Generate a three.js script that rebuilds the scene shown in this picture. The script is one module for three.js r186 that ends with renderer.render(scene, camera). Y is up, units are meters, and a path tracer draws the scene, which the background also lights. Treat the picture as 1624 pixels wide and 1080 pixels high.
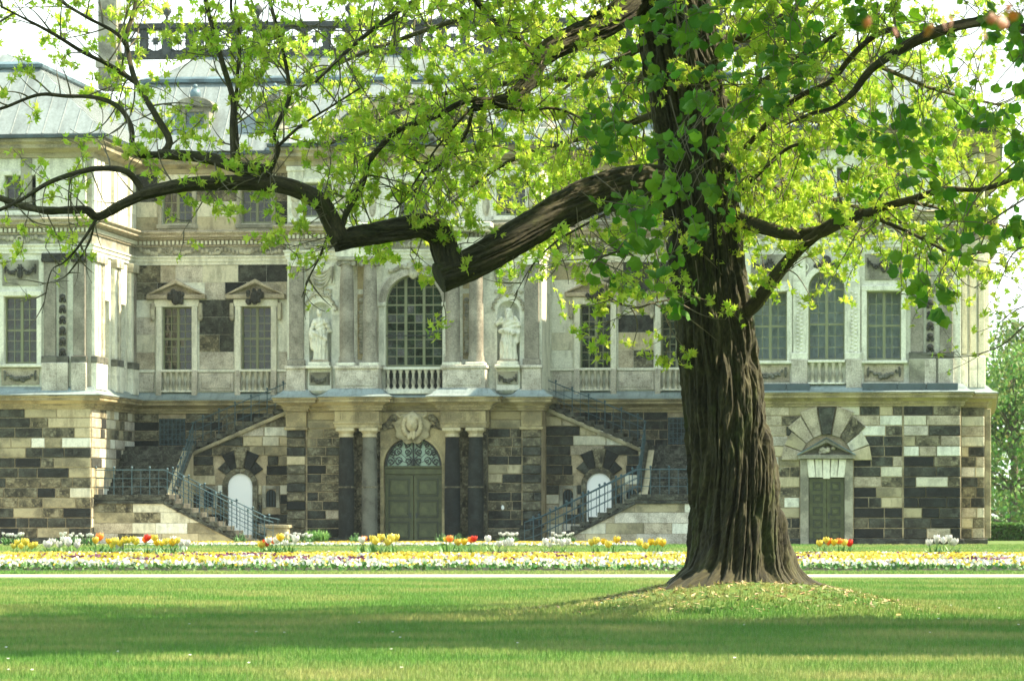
import * as THREE from 'three';
import { mergeGeometries, mergeVertices } from 'three/addons/utils/BufferGeometryUtils.js';
import { MarchingCubes } from 'three/addons/objects/MarchingCubes.js';

// ---------------------------------------------------------------- camera, sky, sun, exposure
const scene = new THREE.Scene();
const camera = new THREE.PerspectiveCamera(2 * Math.atan(540 / 6460) * 180 / Math.PI, 1024 / 680, 0.5, 3000);
camera.position.set(0, 1.2, 0);
camera.lookAt(0, 1.2, -100);
camera.setViewOffset(1624, 1080, 0, -274, 1624, 1080);          // rising lens: verticals stay upright
camera.focus = 52; camera.userData.fStop = 9;
scene.add(camera);
const renderer = new THREE.WebGLRenderer({ antialias: true });
renderer.toneMapping = THREE.LinearToneMapping;
renderer.toneMappingExposure = 3.4;
renderer.shadowMap.enabled = true;

const SUN = new THREE.Vector3(1, 1.12, -0.02).normalize();       // from the right, grazing the front walls
{
  const W = 512, H = 256, a = new Float32Array(W * H * 4), d = new THREE.Vector3();
  for (let j = 0; j < H; j++) for (let i = 0; i < W; i++) {
    const ph = (i + 0.5) / W * Math.PI * 2 - Math.PI, el = ((j + 0.5) / H - 0.5) * Math.PI;
    d.set(Math.cos(el) * Math.cos(ph), Math.sin(el), Math.cos(el) * Math.sin(ph));
    const k = Math.pow(Math.max(0, 1 - Math.max(0, d.y)), 2.2), s = Math.max(0, d.dot(SUN));
    const glow = 0.35 * Math.pow(s, 4) + 0.5 * Math.pow(s, 24);
    const o = (j * W + i) * 4;
    const B = 0.64; a[o] = B * (0.56 + 0.37 * k + glow); a[o + 1] = B * (0.77 + 0.24 * k + glow * 0.98); a[o + 2] = B * (0.86 + 0.09 * k + glow * 0.9); a[o + 3] = 1;
    if (d.y < -0.02) { a[o] = 0.22; a[o + 1] = 0.30; a[o + 2] = 0.14; }
  }
  const sky = new THREE.DataTexture(a, W, H, THREE.RGBAFormat, THREE.FloatType);
  sky.mapping = THREE.EquirectangularReflectionMapping; sky.magFilter = THREE.LinearFilter; sky.needsUpdate = true;
  scene.background = sky; scene.environment = sky;
}
const sun = new THREE.DirectionalLight(0xffefcf, 5.0);
sun.position.copy(SUN).multiplyScalar(250).add(new THREE.Vector3(0, 0, -95)); sun.target.position.set(0, 0, -95);
sun.castShadow = true; sun.shadow.radius = 1.2; sun.shadow.mapSize.set(4096, 4096);
Object.assign(sun.shadow.camera, { left: -120, right: 120, top: 120, bottom: -120, near: 10, far: 600 });
scene.add(sun, sun.target);
scene.fog = new THREE.FogExp2(0xe4f2ee, 0.00008);

// ---------------------------------------------------------------- helpers
function rng(seed) { let a = seed >>> 0; return () => { a = a + 0x6D2B79F5 | 0; let t = Math.imul(a ^ a >>> 15, 1 | a); t = t + Math.imul(t ^ t >>> 7, 61 | t) ^ t; return ((t ^ t >>> 14) >>> 0) / 4294967296; }; }
const hash = (x, y, z) => { let h = Math.imul(x, 374761393) ^ Math.imul(y, 668265263) ^ Math.imul(z, 2147483647 ^ 0x5bd1e995); h = Math.imul(h ^ h >>> 13, 1274126177); return ((h ^ h >>> 16) >>> 0) / 4294967296; };
function noise(x, y, z = 0) {                                        // value noise 0..1
  const X = Math.floor(x), Y = Math.floor(y), Z = Math.floor(z); x -= X; y -= Y; z -= Z;
  x = x * x * (3 - 2 * x); y = y * y * (3 - 2 * y); z = z * z * (3 - 2 * z);
  const l = (a, b, t) => a + (b - a) * t;
  return l(l(l(hash(X, Y, Z), hash(X + 1, Y, Z), x), l(hash(X, Y + 1, Z), hash(X + 1, Y + 1, Z), x), y),
    l(l(hash(X, Y, Z + 1), hash(X + 1, Y, Z + 1), x), l(hash(X, Y + 1, Z + 1), hash(X + 1, Y + 1, Z + 1), x), y), z);
}
const fbm = (x, y, z = 0, o = 4) => { let s = 0, a = 0.5, n = 0; for (let i = 0; i < o; i++) { s += a * noise(x, y, z); n += a; a *= 0.5; x = x * 2.03 + 17.1; y = y * 2.03 + 5.3; z = z * 2.03 + 9.7; } return s / n; };
const clamp = (x, a, b) => Math.max(a, Math.min(b, x)), lerp = (a, b, t) => a + (b - a) * t, sstep = (a, b, x) => { const t = clamp((x - a) / (b - a), 0, 1); return t * t * (3 - 2 * t); };
const V = (x, y, z) => new THREE.Vector3(x, y, z);
const taken = new Map();
function numbered(n) { const k = taken.get(n) || 0; taken.set(n, k + 1); return k ? `${n}_${String(k).padStart(3, '0')}` : n; }
function tile(size, fn, srgb = true) {                               // fn(u,v in 0..1) -> [r,g,b] in 0..1; wraps when fn does
  const a = new Uint8Array(size * size * 4);
  for (let j = 0; j < size; j++) for (let i = 0; i < size; i++) { const c = fn(i / size, j / size), o = (j * size + i) * 4; a[o] = clamp(c[0], 0, 1) * 255; a[o + 1] = clamp(c[1], 0, 1) * 255; a[o + 2] = clamp(c[2], 0, 1) * 255; a[o + 3] = 255; }
  const t = new THREE.DataTexture(a, size, size); t.wrapS = t.wrapT = THREE.RepeatWrapping; t.magFilter = THREE.LinearFilter; t.minFilter = THREE.LinearMipmapLinearFilter; t.generateMipmaps = true;
  if (srgb) t.colorSpace = THREE.SRGBColorSpace; t.needsUpdate = true; return t;
}
function tfbm(u, v, n, o = 4, z = 0) {                                // tileable fbm, n cells per side
  let s = 0, a = 0.5, t = 0;
  for (let k = 0; k < o; k++) {
    const x = u * n, y = v * n, X = Math.floor(x), Y = Math.floor(y), fx = (x - X) ** 2 * (3 - 2 * (x - X)), fy = (y - Y) ** 2 * (3 - 2 * (y - Y)), w = q => ((q % n) + n) % n;
    s += a * lerp(lerp(hash(w(X), w(Y), z + k), hash(w(X + 1), w(Y), z + k), fx), lerp(hash(w(X), w(Y + 1), z + k), hash(w(X + 1), w(Y + 1), z + k), fx), fy); t += a; a *= 0.55; n *= 2;
  } return s / t;
}
function std(g) {                                                    // non-indexed, position + normal + box uv in metres
  const q = g.index ? g.toNonIndexed() : g; for (const k of Object.keys(q.attributes)) if (k !== 'position' && k !== 'normal') q.deleteAttribute(k);
  if (!q.attributes.normal) q.computeVertexNormals();
  const p = q.attributes.position, n = q.attributes.normal, uv = new Float32Array(p.count * 2), A = V(), B = V(), C = V();
  for (let i = 0; i < p.count; i += 3) {
    A.fromBufferAttribute(p, i); B.fromBufferAttribute(p, i + 1); C.fromBufferAttribute(p, i + 2);
    const N = B.clone().sub(A).cross(C.clone().sub(A)), x = Math.abs(N.x), y = Math.abs(N.y), z = Math.abs(N.z);
    [A, B, C].forEach((P, k) => { const o = (i + k) * 2; if (z >= x && z >= y) { uv[o] = P.x; uv[o + 1] = P.y; } else if (x >= y) { uv[o] = P.z; uv[o + 1] = P.y; } else { uv[o] = P.x; uv[o + 1] = P.z; } });
  }
  q.setAttribute('uv', new THREE.BufferAttribute(uv, 2)); q.morphAttributes = {}; return q;
}
const merged = list => list.length === 1 ? std(list[0]) : mergeGeometries(list.map(std));
function mesh(name, geo, mat, parent) { const m = new THREE.Mesh(Array.isArray(geo) ? merged(geo) : geo, mat); m.name = name; m.castShadow = m.receiveShadow = true; parent.add(m); return m; }
function thing(name, label, category, group) { const o = new THREE.Group(); o.name = numbered(name); o.userData = { label, category }; if (group) o.userData.group = group; scene.add(o); return o; }
function structure(name, geo, mat) { const m = mesh(numbered(name), geo, mat, scene); m.userData.kind = 'structure'; return m; }
const stuffed = m => { m.userData.kind = 'stuff'; return m; };
function tri(list) { const g = new THREE.BufferGeometry(); g.setAttribute('position', new THREE.BufferAttribute(new Float32Array(list), 3)); g.computeVertexNormals(); return g; }
class Faces { constructor() { this.a = []; } q(a, b, c, d) { this.a.push(...a, ...b, ...c, ...a, ...c, ...d); return this; } t(a, b, c) { this.a.push(...a, ...b, ...c); return this; } geo() { return tri(this.a); } }
const box = (x0, x1, y0, y1, z0, z1) => new THREE.BoxGeometry(Math.abs(x1 - x0), Math.abs(y1 - y0), Math.abs(z1 - z0)).translate((x0 + x1) / 2, (y0 + y1) / 2, (z0 + z1) / 2);
function cbox(x0, x1, y0, y1, z0, z1, c = 0.02) {                     // chamfered box
  const f = new Faces(), X = [x0, x1], Y = [y0, y1], Z = [z0, z1];
  const inx = (i, o) => X[i] + (i ? -1 : 1) * o, iny = (i, o) => Y[i] + (i ? -1 : 1) * o, inz = (i, o) => Z[i] + (i ? -1 : 1) * o;
  const px = (i, j, k) => [X[i], iny(j, c), inz(k, c)], py = (i, j, k) => [inx(i, c), Y[j], inz(k, c)], pz = (i, j, k) => [inx(i, c), iny(j, c), Z[k]];
  for (const i of [0, 1]) { const s = i ? (a, b, d, e) => f.q(a, b, d, e) : (a, b, d, e) => f.q(e, d, b, a);
    s(px(i, 0, 1), px(i, 0, 0), px(i, 1, 0), px(i, 1, 1)); s(py(0, i, 1), py(1, i, 1), py(1, i, 0), py(0, i, 0)); s(pz(0, 0, i), pz(1, 0, i), pz(1, 1, i), pz(0, 1, i)); }
  for (const i of [0, 1]) for (const j of [0, 1]) { const fl = i === j;
    const Q = (a, b, d, e) => fl ? f.q(a, b, d, e) : f.q(e, d, b, a);
    Q(px(i, j, 0), py(i, j, 0), py(i, j, 1), px(i, j, 1)); Q(py(0, i, j), pz(0, i, j), pz(1, i, j), py(1, i, j)); Q(pz(i, 0, j), px(i, 0, j), px(i, 1, j), pz(i, 1, j)); }
  for (const i of [0, 1]) for (const j of [0, 1]) for (const k of [0, 1]) (i + j + k) % 2 ? f.t(px(i, j, k), py(i, j, k), pz(i, j, k)) : f.t(pz(i, j, k), py(i, j, k), px(i, j, k));
  return f.geo();
}
// wall frames: s runs along the wall (left to right seen from outside), n out of it
const frame = (u, w, du, dw) => ({ o: [u, w], d: [du, dw], n: [-dw, du], at(s, y, n) { return [this.o[0] + this.d[0] * s + this.n[0] * n, y, this.o[1] + this.d[1] * s + this.n[1] * n]; } });
const front = w => frame(0, w, 1, 0);
function inset(pts, c) {                                             // inset a convex counter-clockwise polygon
  const n = pts.length, out = [];
  for (let i = 0; i < n; i++) {
    const a = pts[(i + n - 1) % n], b = pts[i], d = pts[(i + 1) % n], e1 = [b[0] - a[0], b[1] - a[1]], e2 = [d[0] - b[0], d[1] - b[1]], l1 = Math.hypot(...e1) || 1, l2 = Math.hypot(...e2) || 1;
    const n1 = [-e1[1] / l1, e1[0] / l1], n2 = [-e2[1] / l2, e2[0] / l2], k = 1 + n1[0] * n2[0] + n1[1] * n2[1];
    out.push([b[0] + (n1[0] + n2[0]) * c / Math.max(k, 0.3), b[1] + (n1[1] + n2[1]) * c / Math.max(k, 0.3)]);
  } return out;
}
function slabGeo(F, pts, n0, n1, c) {                                 // chamfered convex slab on a wall
  const f = new Faces(), q = inset(pts, c), m = pts.length, P = (p, n) => F.at(p[0], p[1], n);
  for (let i = 1; i < m - 1; i++) f.t(P(q[0], n1), P(q[i], n1), P(q[i + 1], n1));
  for (let i = 0; i < m; i++) { const j = (i + 1) % m; f.q(P(pts[i], n1 - c), P(pts[j], n1 - c), P(q[j], n1), P(q[i], n1)); f.q(P(pts[i], n0), P(pts[j], n0), P(pts[j], n1 - c), P(pts[i], n1 - c)); }
  return f.geo();
}
function clip(pts, a, b, c) {                                        // keep a*x + b*y <= c
  const out = []; for (let i = 0; i < pts.length; i++) { const p = pts[i], q = pts[(i + 1) % pts.length], d = a * p[0] + b * p[1] - c, e = a * q[0] + b * q[1] - c; if (d <= 0) out.push(p); if (d * e < 0) { const t = d / (d - e); out.push([lerp(p[0], q[0], t), lerp(p[1], q[1], t)]); } }
  return out;
}
function panelWall(F, s0, s1, y0, y1, n0, n1, holes = []) {            // wall sheet with real openings
  const sh = new THREE.Shape([new THREE.Vector2(s0, y0), new THREE.Vector2(s1, y0), new THREE.Vector2(s1, y1), new THREE.Vector2(s0, y1)]);
  for (const h of holes) { const p = new THREE.Path(); const [a, b, c, d, arch] = h; p.moveTo(a, c); p.lineTo(b, c); p.lineTo(b, d);
    if (arch) p.absarc((a + b) / 2, d, (b - a) / 2, 0, Math.PI, false); else p.lineTo(a, d); p.lineTo(a, c); sh.holes.push(p); }
  const g = new THREE.ExtrudeGeometry(sh, { depth: n1 - n0, bevelEnabled: false, curveSegments: 16 }), p = g.attributes.position;
  for (let i = 0; i < p.count; i++) { const q = F.at(p.getX(i), p.getY(i), n0 + p.getZ(i)); p.setXYZ(i, ...q); }
  g.computeVertexNormals(); return g;
}
function sweep(path, prof, closed = false) {                          // moulding: profile [out, y] along plan path [u, w], mitred
  const f = new Faces(), n = path.length, off = [];
  for (let i = 0; i < n; i++) {
    const a = path[closed ? (i + n - 1) % n : Math.max(i - 1, 0)], b = path[i], c = path[closed ? (i + 1) % n : Math.min(i + 1, n - 1)];
    const dir = (p, q) => { const x = q[0] - p[0], y = q[1] - p[1], l = Math.hypot(x, y); return l ? [-y / l, x / l] : null; };
    let n1 = dir(a, b), n2 = dir(b, c); n1 = n1 || n2; n2 = n2 || n1; const k = 1 + n1[0] * n2[0] + n1[1] * n2[1]; off.push([(n1[0] + n2[0]) / k, (n1[1] + n2[1]) / k]);
  }
  const P = (i, q) => [path[i][0] + off[i][0] * q[0], q[1], path[i][1] + off[i][1] * q[0]];
  for (let i = 0; i < (closed ? n : n - 1); i++) { const j = (i + 1) % n; for (let k = 0; k < prof.length - 1; k++) f.q(P(i, prof[k]), P(j, prof[k]), P(j, prof[k + 1]), P(i, prof[k + 1])); }
  if (!closed) for (const i of [0, n - 1]) for (let k = 1; k < prof.length - 1; k++) f.t(P(i, prof[0]), P(i, prof[k]), P(i, prof[k + 1]));
  return f.geo();
}
function tube(pts, radii, seg = 6, cap = true) {                       // tapered tube through Vector3 points, smooth normals
  const n = pts.length, pos = [], idx = []; let N = null;
  for (let i = 0; i < n; i++) {
    const T = pts[Math.min(i + 1, n - 1)].clone().sub(pts[Math.max(i - 1, 0)]).normalize();
    if (!N) N = Math.abs(T.y) < 0.9 ? V(0, 1, 0).cross(T).normalize() : V(1, 0, 0).cross(T).normalize(); else N.addScaledVector(T, -N.dot(T)).normalize();
    const B = T.clone().cross(N), r = Array.isArray(radii) ? radii[i] : radii;
    for (let k = 0; k < seg; k++) { const a = k / seg * Math.PI * 2; pos.push(pts[i].x + r * (Math.cos(a) * N.x + Math.sin(a) * B.x), pts[i].y + r * (Math.cos(a) * N.y + Math.sin(a) * B.y), pts[i].z + r * (Math.cos(a) * N.z + Math.sin(a) * B.z)); }
  }
  for (let i = 0; i < n - 1; i++) for (let k = 0; k < seg; k++) { const a = i * seg + k, b = i * seg + (k + 1) % seg; idx.push(a, b, b + seg, a, b + seg, a + seg); }
  if (cap) for (const [i, s] of [[0, 0], [n - 1, 1]]) { const c = pos.length / 3; pos.push(pts[i].x, pts[i].y, pts[i].z); for (let k = 0; k < seg; k++) { const a = i * seg + k, b = i * seg + (k + 1) % seg; s ? idx.push(a, b, c) : idx.push(b, a, c); } }
  const g = new THREE.BufferGeometry(); g.setAttribute('position', new THREE.Float32BufferAttribute(pos, 3)); g.setIndex(idx); g.computeVertexNormals(); return g;
}
const lathe = (prof, seg = 20) => new THREE.LatheGeometry(prof.map(p => new THREE.Vector2(p[0], p[1])), seg);
const ball = (x, y, z, rx, ry = rx, rz = rx, d = 10) => new THREE.SphereGeometry(1, d, Math.max(6, d * 0.7 | 0)).scale(rx, ry, rz).translate(x, y, z);
const instM = new THREE.Matrix4(), instQ = new THREE.Quaternion(), instE = new THREE.Euler();
function instanced(name, geo, mat, list, parent) {                    // list of {p, e|q, s, c}
  const m = new THREE.InstancedMesh(geo, mat, list.length); m.name = name; m.castShadow = m.receiveShadow = true;
  const col = new THREE.Color();
  list.forEach((t, i) => { if (t.q) instQ.copy(t.q); else instQ.setFromEuler(instE.set(...t.e)); instM.compose(t.p, instQ, typeof t.s === 'number' ? V(t.s, t.s, t.s) : t.s); m.setMatrixAt(i, instM); if (t.c) m.setColorAt(i, col.setRGB(...t.c)); });
  stuffed(m); (parent || scene).add(m); return m;
}

// ---------------------------------------------------------------- materials
const rep = (t, k) => { const c = t.clone(); c.repeat.set(k, k); c.needsUpdate = true; return c; };
const texGrain = tile(512, (u, v) => { const c = tfbm(u, v, 6, 4, 1), f = tfbm(u, v, 90, 3, 2), p = tfbm(u, v, 24, 3, 3); const g = 0.70 + 0.34 * (c - 0.5) + 0.42 * (f - 0.5) - 0.10 * sstep(0.58, 0.75, p); return [g + 0.02, g, g - 0.03]; });
const texSoot = tile(512, (u, v) => { const c = tfbm(u, v, 4, 5, 11), f = tfbm(u, v, 110, 2, 12), m = sstep(0.40, 0.66, c + 0.5 * (f - 0.5)); const g = lerp(0.84 + 0.24 * (f - 0.5), 0.56 + 0.42 * (f - 0.5), m); return [g * 1.0, g, g * 0.96]; });
const texStreak = tile(512, (u, v) => { const c = tfbm(u, v, 5, 4, 31), d = tfbm((u + 0.04 * tfbm(u, v, 4, 2, 8)) % 1, v * 0.25 % 1, 24, 3, 22), f = tfbm(u, v, 100, 2, 23); const m = sstep(0.45, 0.8, 0.55 * c + 0.5 * d); const g = lerp(0.9, 0.74, m) + 0.18 * (f - 0.5); return [g, g + 0.005, g - 0.02]; });
const texRough = tile(512, (u, v) => { const c = tfbm(u, v, 9, 4, 71), f = tfbm(u, v, 60, 3, 72), s = tfbm(u, v, 30, 3, 73); const g = 0.62 + 1.1 * (c - 0.5) + 0.5 * (f - 0.5) + 0.35 * sstep(0.6, 0.72, s); return [g * 1.02, g, g * 0.94]; });
const bumpStone = tile(256, (u, v) => { const g = 0.5 + 0.9 * (tfbm(u, v, 20, 4, 41) - 0.5); return [g, g, g]; }, false);
const C = (r, g, b) => new THREE.Color().setRGB(r, g, b);
const stone = (r, g, b, t = texGrain, k = 0.5, rough = 0.9) => new THREE.MeshStandardMaterial({ color: C(r, g, b), map: rep(t, k), bumpMap: bumpStone, bumpScale: 0.012, roughness: rough });
const M = {
  black: [stone(0.019, 0.025, 0.025, texRough), stone(0.011, 0.016, 0.018, texRough, 0.7)],
  dark: [stone(0.07, 0.078, 0.067, texRough), stone(0.05, 0.058, 0.053, texRough, 0.65)],
  brown: [stone(0.235, 0.218, 0.15, texRough), stone(0.19, 0.186, 0.138, texRough, 0.4)],
  tan: [stone(0.52, 0.46, 0.31, texSoot, 0.4), stone(0.58, 0.50, 0.34, texStreak, 0.5)],
  cream: [stone(0.74, 0.69, 0.55), stone(0.70, 0.66, 0.54, texStreak, 0.4)],
  pale: [stone(0.87, 0.86, 0.78), stone(0.83, 0.82, 0.74, texStreak, 0.33)],
  joint: stone(0.72, 0.63, 0.43, texGrain, 0.8), ochre: stone(0.60, 0.50, 0.30, texSoot, 0.3),
  wall: stone(0.82, 0.80, 0.71, texStreak, 0.22), sooty: stone(0.50, 0.48, 0.40, texSoot, 0.35), sootier: stone(0.19, 0.19, 0.165, texSoot, 0.5),
  trim: stone(0.85, 0.83, 0.73, texStreak, 0.3), carved: stone(0.72, 0.68, 0.56, texSoot, 0.8), carvedDark: stone(0.06, 0.065, 0.058, texGrain, 0.8), ivory: stone(0.88, 0.85, 0.74, texStreak, 0.9),
  column: stone(0.45, 0.44, 0.385, texGrain, 0.6), statue: stone(0.84, 0.815, 0.71, texStreak, 0.9), plaster: stone(0.90, 0.89, 0.82, texStreak, 0.3),
  lead: new THREE.MeshStandardMaterial({ color: C(0.30, 0.36, 0.38), map: rep(texStreak, 0.4), roughness: 0.5, metalness: 0.15 }),
  leadDark: new THREE.MeshStandardMaterial({ color: C(0.07, 0.11, 0.14), map: rep(texSoot, 0.5), roughness: 0.5 }),
  roof: new THREE.MeshStandardMaterial({ color: C(0.22, 0.26, 0.275), map: rep(texStreak, 0.16), roughness: 0.55 }),
  roofEdge: new THREE.MeshStandardMaterial({ color: C(0.16, 0.26, 0.34), map: rep(texSoot, 0.3), roughness: 0.5 }),
  railStone: stone(0.10, 0.12, 0.13, texGrain, 0.6),
  frameP: new THREE.MeshStandardMaterial({ color: C(0.175, 0.19, 0.10), roughness: 0.55 }),
  door: new THREE.MeshStandardMaterial({ color: C(0.125, 0.155, 0.062), map: rep(texGrain, 1.1), roughness: 0.5 }),
  doorReliefShade: new THREE.MeshStandardMaterial({ color: C(0.02, 0.028, 0.014), roughness: 0.5 }),  // mouldings coloured near-black, relief shade painted in
  iron: new THREE.MeshStandardMaterial({ color: C(0.04, 0.082, 0.10), roughness: 0.5, metalness: 0.2 }),
  ironDark: new THREE.MeshStandardMaterial({ color: C(0.022, 0.028, 0.03), roughness: 0.5 }),
  glass: new THREE.MeshPhysicalMaterial({ color: C(0.93, 0.96, 0.95), transmission: 1, thickness: 0, roughness: 0.03, ior: 1.5 }),
  roomMirrorGreen: stone(0.04, 0.085, 0.052, texRough, 0.5), roomBlue: stone(0.40, 0.46, 0.50, texStreak, 0.7), roomGrey: stone(0.07, 0.10, 0.105, texRough, 0.6), whiteDoor: new THREE.MeshStandardMaterial({ color: C(0.86, 0.87, 0.85), roughness: 0.6 }),  // the green one paints mirrored trees into the backing colour
  step: stone(0.10, 0.108, 0.092, texRough, 0.7), hole: stone(0.02, 0.022, 0.02)  // near-black last entry: shade of unbuilt depth put into the colour
};
const R0 = rng(7);
const pick = (t, r = R0) => M[t][r() < 0.5 ? 0 : 1];
const TONES = ['black', 'dark', 'brown', 'tan', 'cream', 'pale'];
function weighted(w, r) { let s = w.reduce((a, b) => a + b, 0) * r(); for (let i = 0; i < w.length; i++) { s -= w[i]; if (s <= 0) return TONES[i]; } return TONES[3]; }

// ---------------------------------------------------------------- the palace (u along the front, y up, w towards the viewer)
const palace = thing('palace', 'long baroque stone palace with blackened ashlar base, arched centre window and pale metal roof', 'palace');
palace.position.set((656.5 - 812) / 6460 * 161.5, 0, -161.5); palace.rotation.y = -6.6 * Math.PI / 180;
palace.updateMatrixWorld();
const WG = 4.8, RC = -3.2, half = [[-22.5, -20], [-22.5, 3.2], [-21.6, 3.2], [-21.6, WG], [-12, WG], [-12, RC], [-5.1, RC], [-5.1, 0]];
const plan = [...half, ...half.slice().reverse().map(p => [-p[0], p[1]])];

const halfC = [...half.slice(0, 6), [-5.1, RC], [-5.1, 0.25], [-4.3, 0.25], [-4.3, 0], [-3.1, 0], [-3.1, 1.2], [-1.2, 1.2], [-1.2, 0]];
const planC = [...halfC, ...halfC.slice().reverse().map(p => [-p[0], p[1]])];
// rows of ashlar on a wall frame; tone(s, y) gives weights; gaps(y0, y1) gives cut intervals
function ashlar(F, s0, s1, y0, y1, rowH, wid, tone, parent, r, o = {}) {
  const rows = Math.round((y1 - y0) / rowH), hh = (y1 - y0) / rows; let n = 0;
  for (let k = 0; k < rows; k++) {
    const a = y0 + k * hh, b = a + hh, cuts = (o.gaps ? o.gaps(a, b) : []).sort((x, y) => x[0] - y[0]); let spans = [], p = s0;
    for (const c of cuts) { if (c[0] > p) spans.push([p, Math.min(c[0], s1)]); p = Math.max(p, c[1]); } if (p < s1) spans.push([p, s1]);
    for (const [e0, e1] of spans) {
      if (e1 - e0 < 0.06) continue; let x = e0;
      while (x < e1 - 0.02) {
        let wdt = wid * (0.45 + 1.05 * r()); if (e1 - (x + wdt) < wid * 0.35) wdt = e1 - x; const xe = x + wdt, j = o.joint ?? 0.03;
        let pts = [[x + j / 2, a + j / 2], [xe - j / 2, a + j / 2], [xe - j / 2, b - j / 2], [x + j / 2, b - j / 2]];
        if (o.clip) for (const c of o.clip) pts = clip(pts, ...c);
        if (pts.length >= 3) { const t = weighted(tone((x + xe) / 2, (a + b) / 2, k, rows), r), out = (o.out ?? 0.035) * (0.85 + 0.3 * r());
          mesh('stone_block', std(slabGeo(F, pts, 0, out, o.ch ?? 0.018)), pick(t, r), parent); n++; }
        x = xe;
      }
    }
  } return n;
}

// --- backing walls
const wallSet = mesh('basement_wall', [sweep(plan, [[0.0, 0], [0.0, 5.4]])], M.joint, palace);
// plinth course
mesh('plinth', [sweep(plan, [[0, 0], [0.12, 0], [0.12, 0.18], [0.07, 0.24], [0, 0.24]])], pick('dark'), palace);
// window positions
const recessU = [-10.2, -6.93, 6.93, 10.2], wingWin = { L: [-18.7, -16.75, -14.8], R: [14.37, 16.52, 18.7] };
const FW = front(WG), FR = front(RC), FC = front(0);
const retL = frame(-12, 0, 0, -1), retR = frame(12, 0, 0, 1), outR = frame(22.5, 0, 0, -1), stepR = front(3.2);

// --- basement ashlar, wing fronts
const rB = rng(101);
const wingTone = (s, y) => {
  const h = y / 5.3, lightLeft = Math.abs(s) < 15.6 && s > 0;
  if (h > 0.86) return lightLeft ? [0, 1, 2, 4, 5, 2] : [0, 1, 3, 4, 4, 1];
  if (h > 0.7) return lightLeft ? [0, 1, 2, 3, 5, 3] : [1, 3, 3, 2, 2, 1];
  if (h > 0.45) return lightLeft ? [1, 3, 2, 2, 3, 2] : [7, 4, 1, 1, 1, 0.4];
  if (h > 0.18) return lightLeft ? [1, 3, 4, 2, 1.5, 1] : [5, 5, 2, 1, 1.2, 0.7];
  return lightLeft ? [0, 4, 4, 1, 1, 0] : [5, 4, 2, 1, 0.5, 0];
};
const leftTone = (s, y) => { const h = y / 5.3; if (h > 0.88) return [0, 1, 3, 4, 3, 1]; if (h > 0.7) return [1, 3, 5, 3, 1, 0.5]; if (h > 0.45) return [5, 5, 2, 0.6, 0.4, 0]; if (h > 0.2) return [1.5, 4, 5, 2, 1, 0.6]; return [3, 5, 3, 1, 0.4, 0.3]; };
const DU = 16.53;
const wingGaps = (a, b) => { const m = (a + b) / 2, g = []; if (a < 3.35) g.push([DU - 1.02, DU + 1.02]); else { const R = 2.2, dy = m - 3.2; if (dy < R) { const x = Math.max(Math.sqrt(Math.max(0, 1.65 ** 2 - dy * dy)), 0.35 + 0.25 * Math.max(0, dy - 1.2)); g.push([DU - x, DU + x]); } } return g; };
ashlar(FW, 12.0, 19.4, 0.24, 5.3, 0.377, 0.92, wingTone, wallSet, rB, { gaps: wingGaps });
ashlar(FW, 19.44, 21.6, 0.24, 5.3, 0.377, 0.95, wingTone, wallSet, rB, { out: 0.09 });
ashlar(FW, -16.9, -12.0, 0.24, 5.3, 0.377, 1.0, leftTone, wallSet, rB, { out: 0.04 });
// lit flank of the left wing and stepped flank of the right wing
ashlar(retL, -4.8, 3.2, 0.24, 5.3, 0.377, 1.3, () => [0.3, 1.2, 2, 3, 4, 2], wallSet, rB, { out: 0.04 });
ashlar(stepR, 21.6, 22.5, 0.24, 5.3, 0.377, 0.62, () => [0, 1, 3, 4, 3, 1], wallSet, rB, { out: 0.04 });
// recess: only the upper rows show above the stairs
for (const s of [-1, 1]) ashlar(FR, s < 0 ? -12 : 5.1, s < 0 ? -5.1 : 12, 3.8, 5.3, 0.377, 1.0, () => [4, 5, 2.5, 1, 0.4, 0], wallSet, rB, { out: 0.04, gaps: (a, b) => (b > 4.0 && a < 5.0) ? [[s * 10.4 - 0.55, s * 10.4 + 0.55]] : [] });
// risalit side strips
for (const s of [-1, 1]) {
  const e = (a, b) => s < 0 ? [-b, -a] : [a, b];
  ashlar(FC, ...e(2.95, 4.3), 0.24, 4.55, 0.359, 0.85, (u, y) => y > 3.4 ? [0, 1, 4, 3, 0.5, 0] : y > 1.4 ? [0.8, 3.5, 5, 1.6, 0.6, 0] : [1.5, 5, 3, 0.5, 0.2, 0], wallSet, rB, { out: 0.04 });
  ashlar(FC, ...e(4.34, 5.1), 0.24, 4.55, 0.359, 0.9, (u, y) => [2.5, 4, 4, 1, 0.4, 0], wallSet, rB, { out: 0.2 });
}
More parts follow.
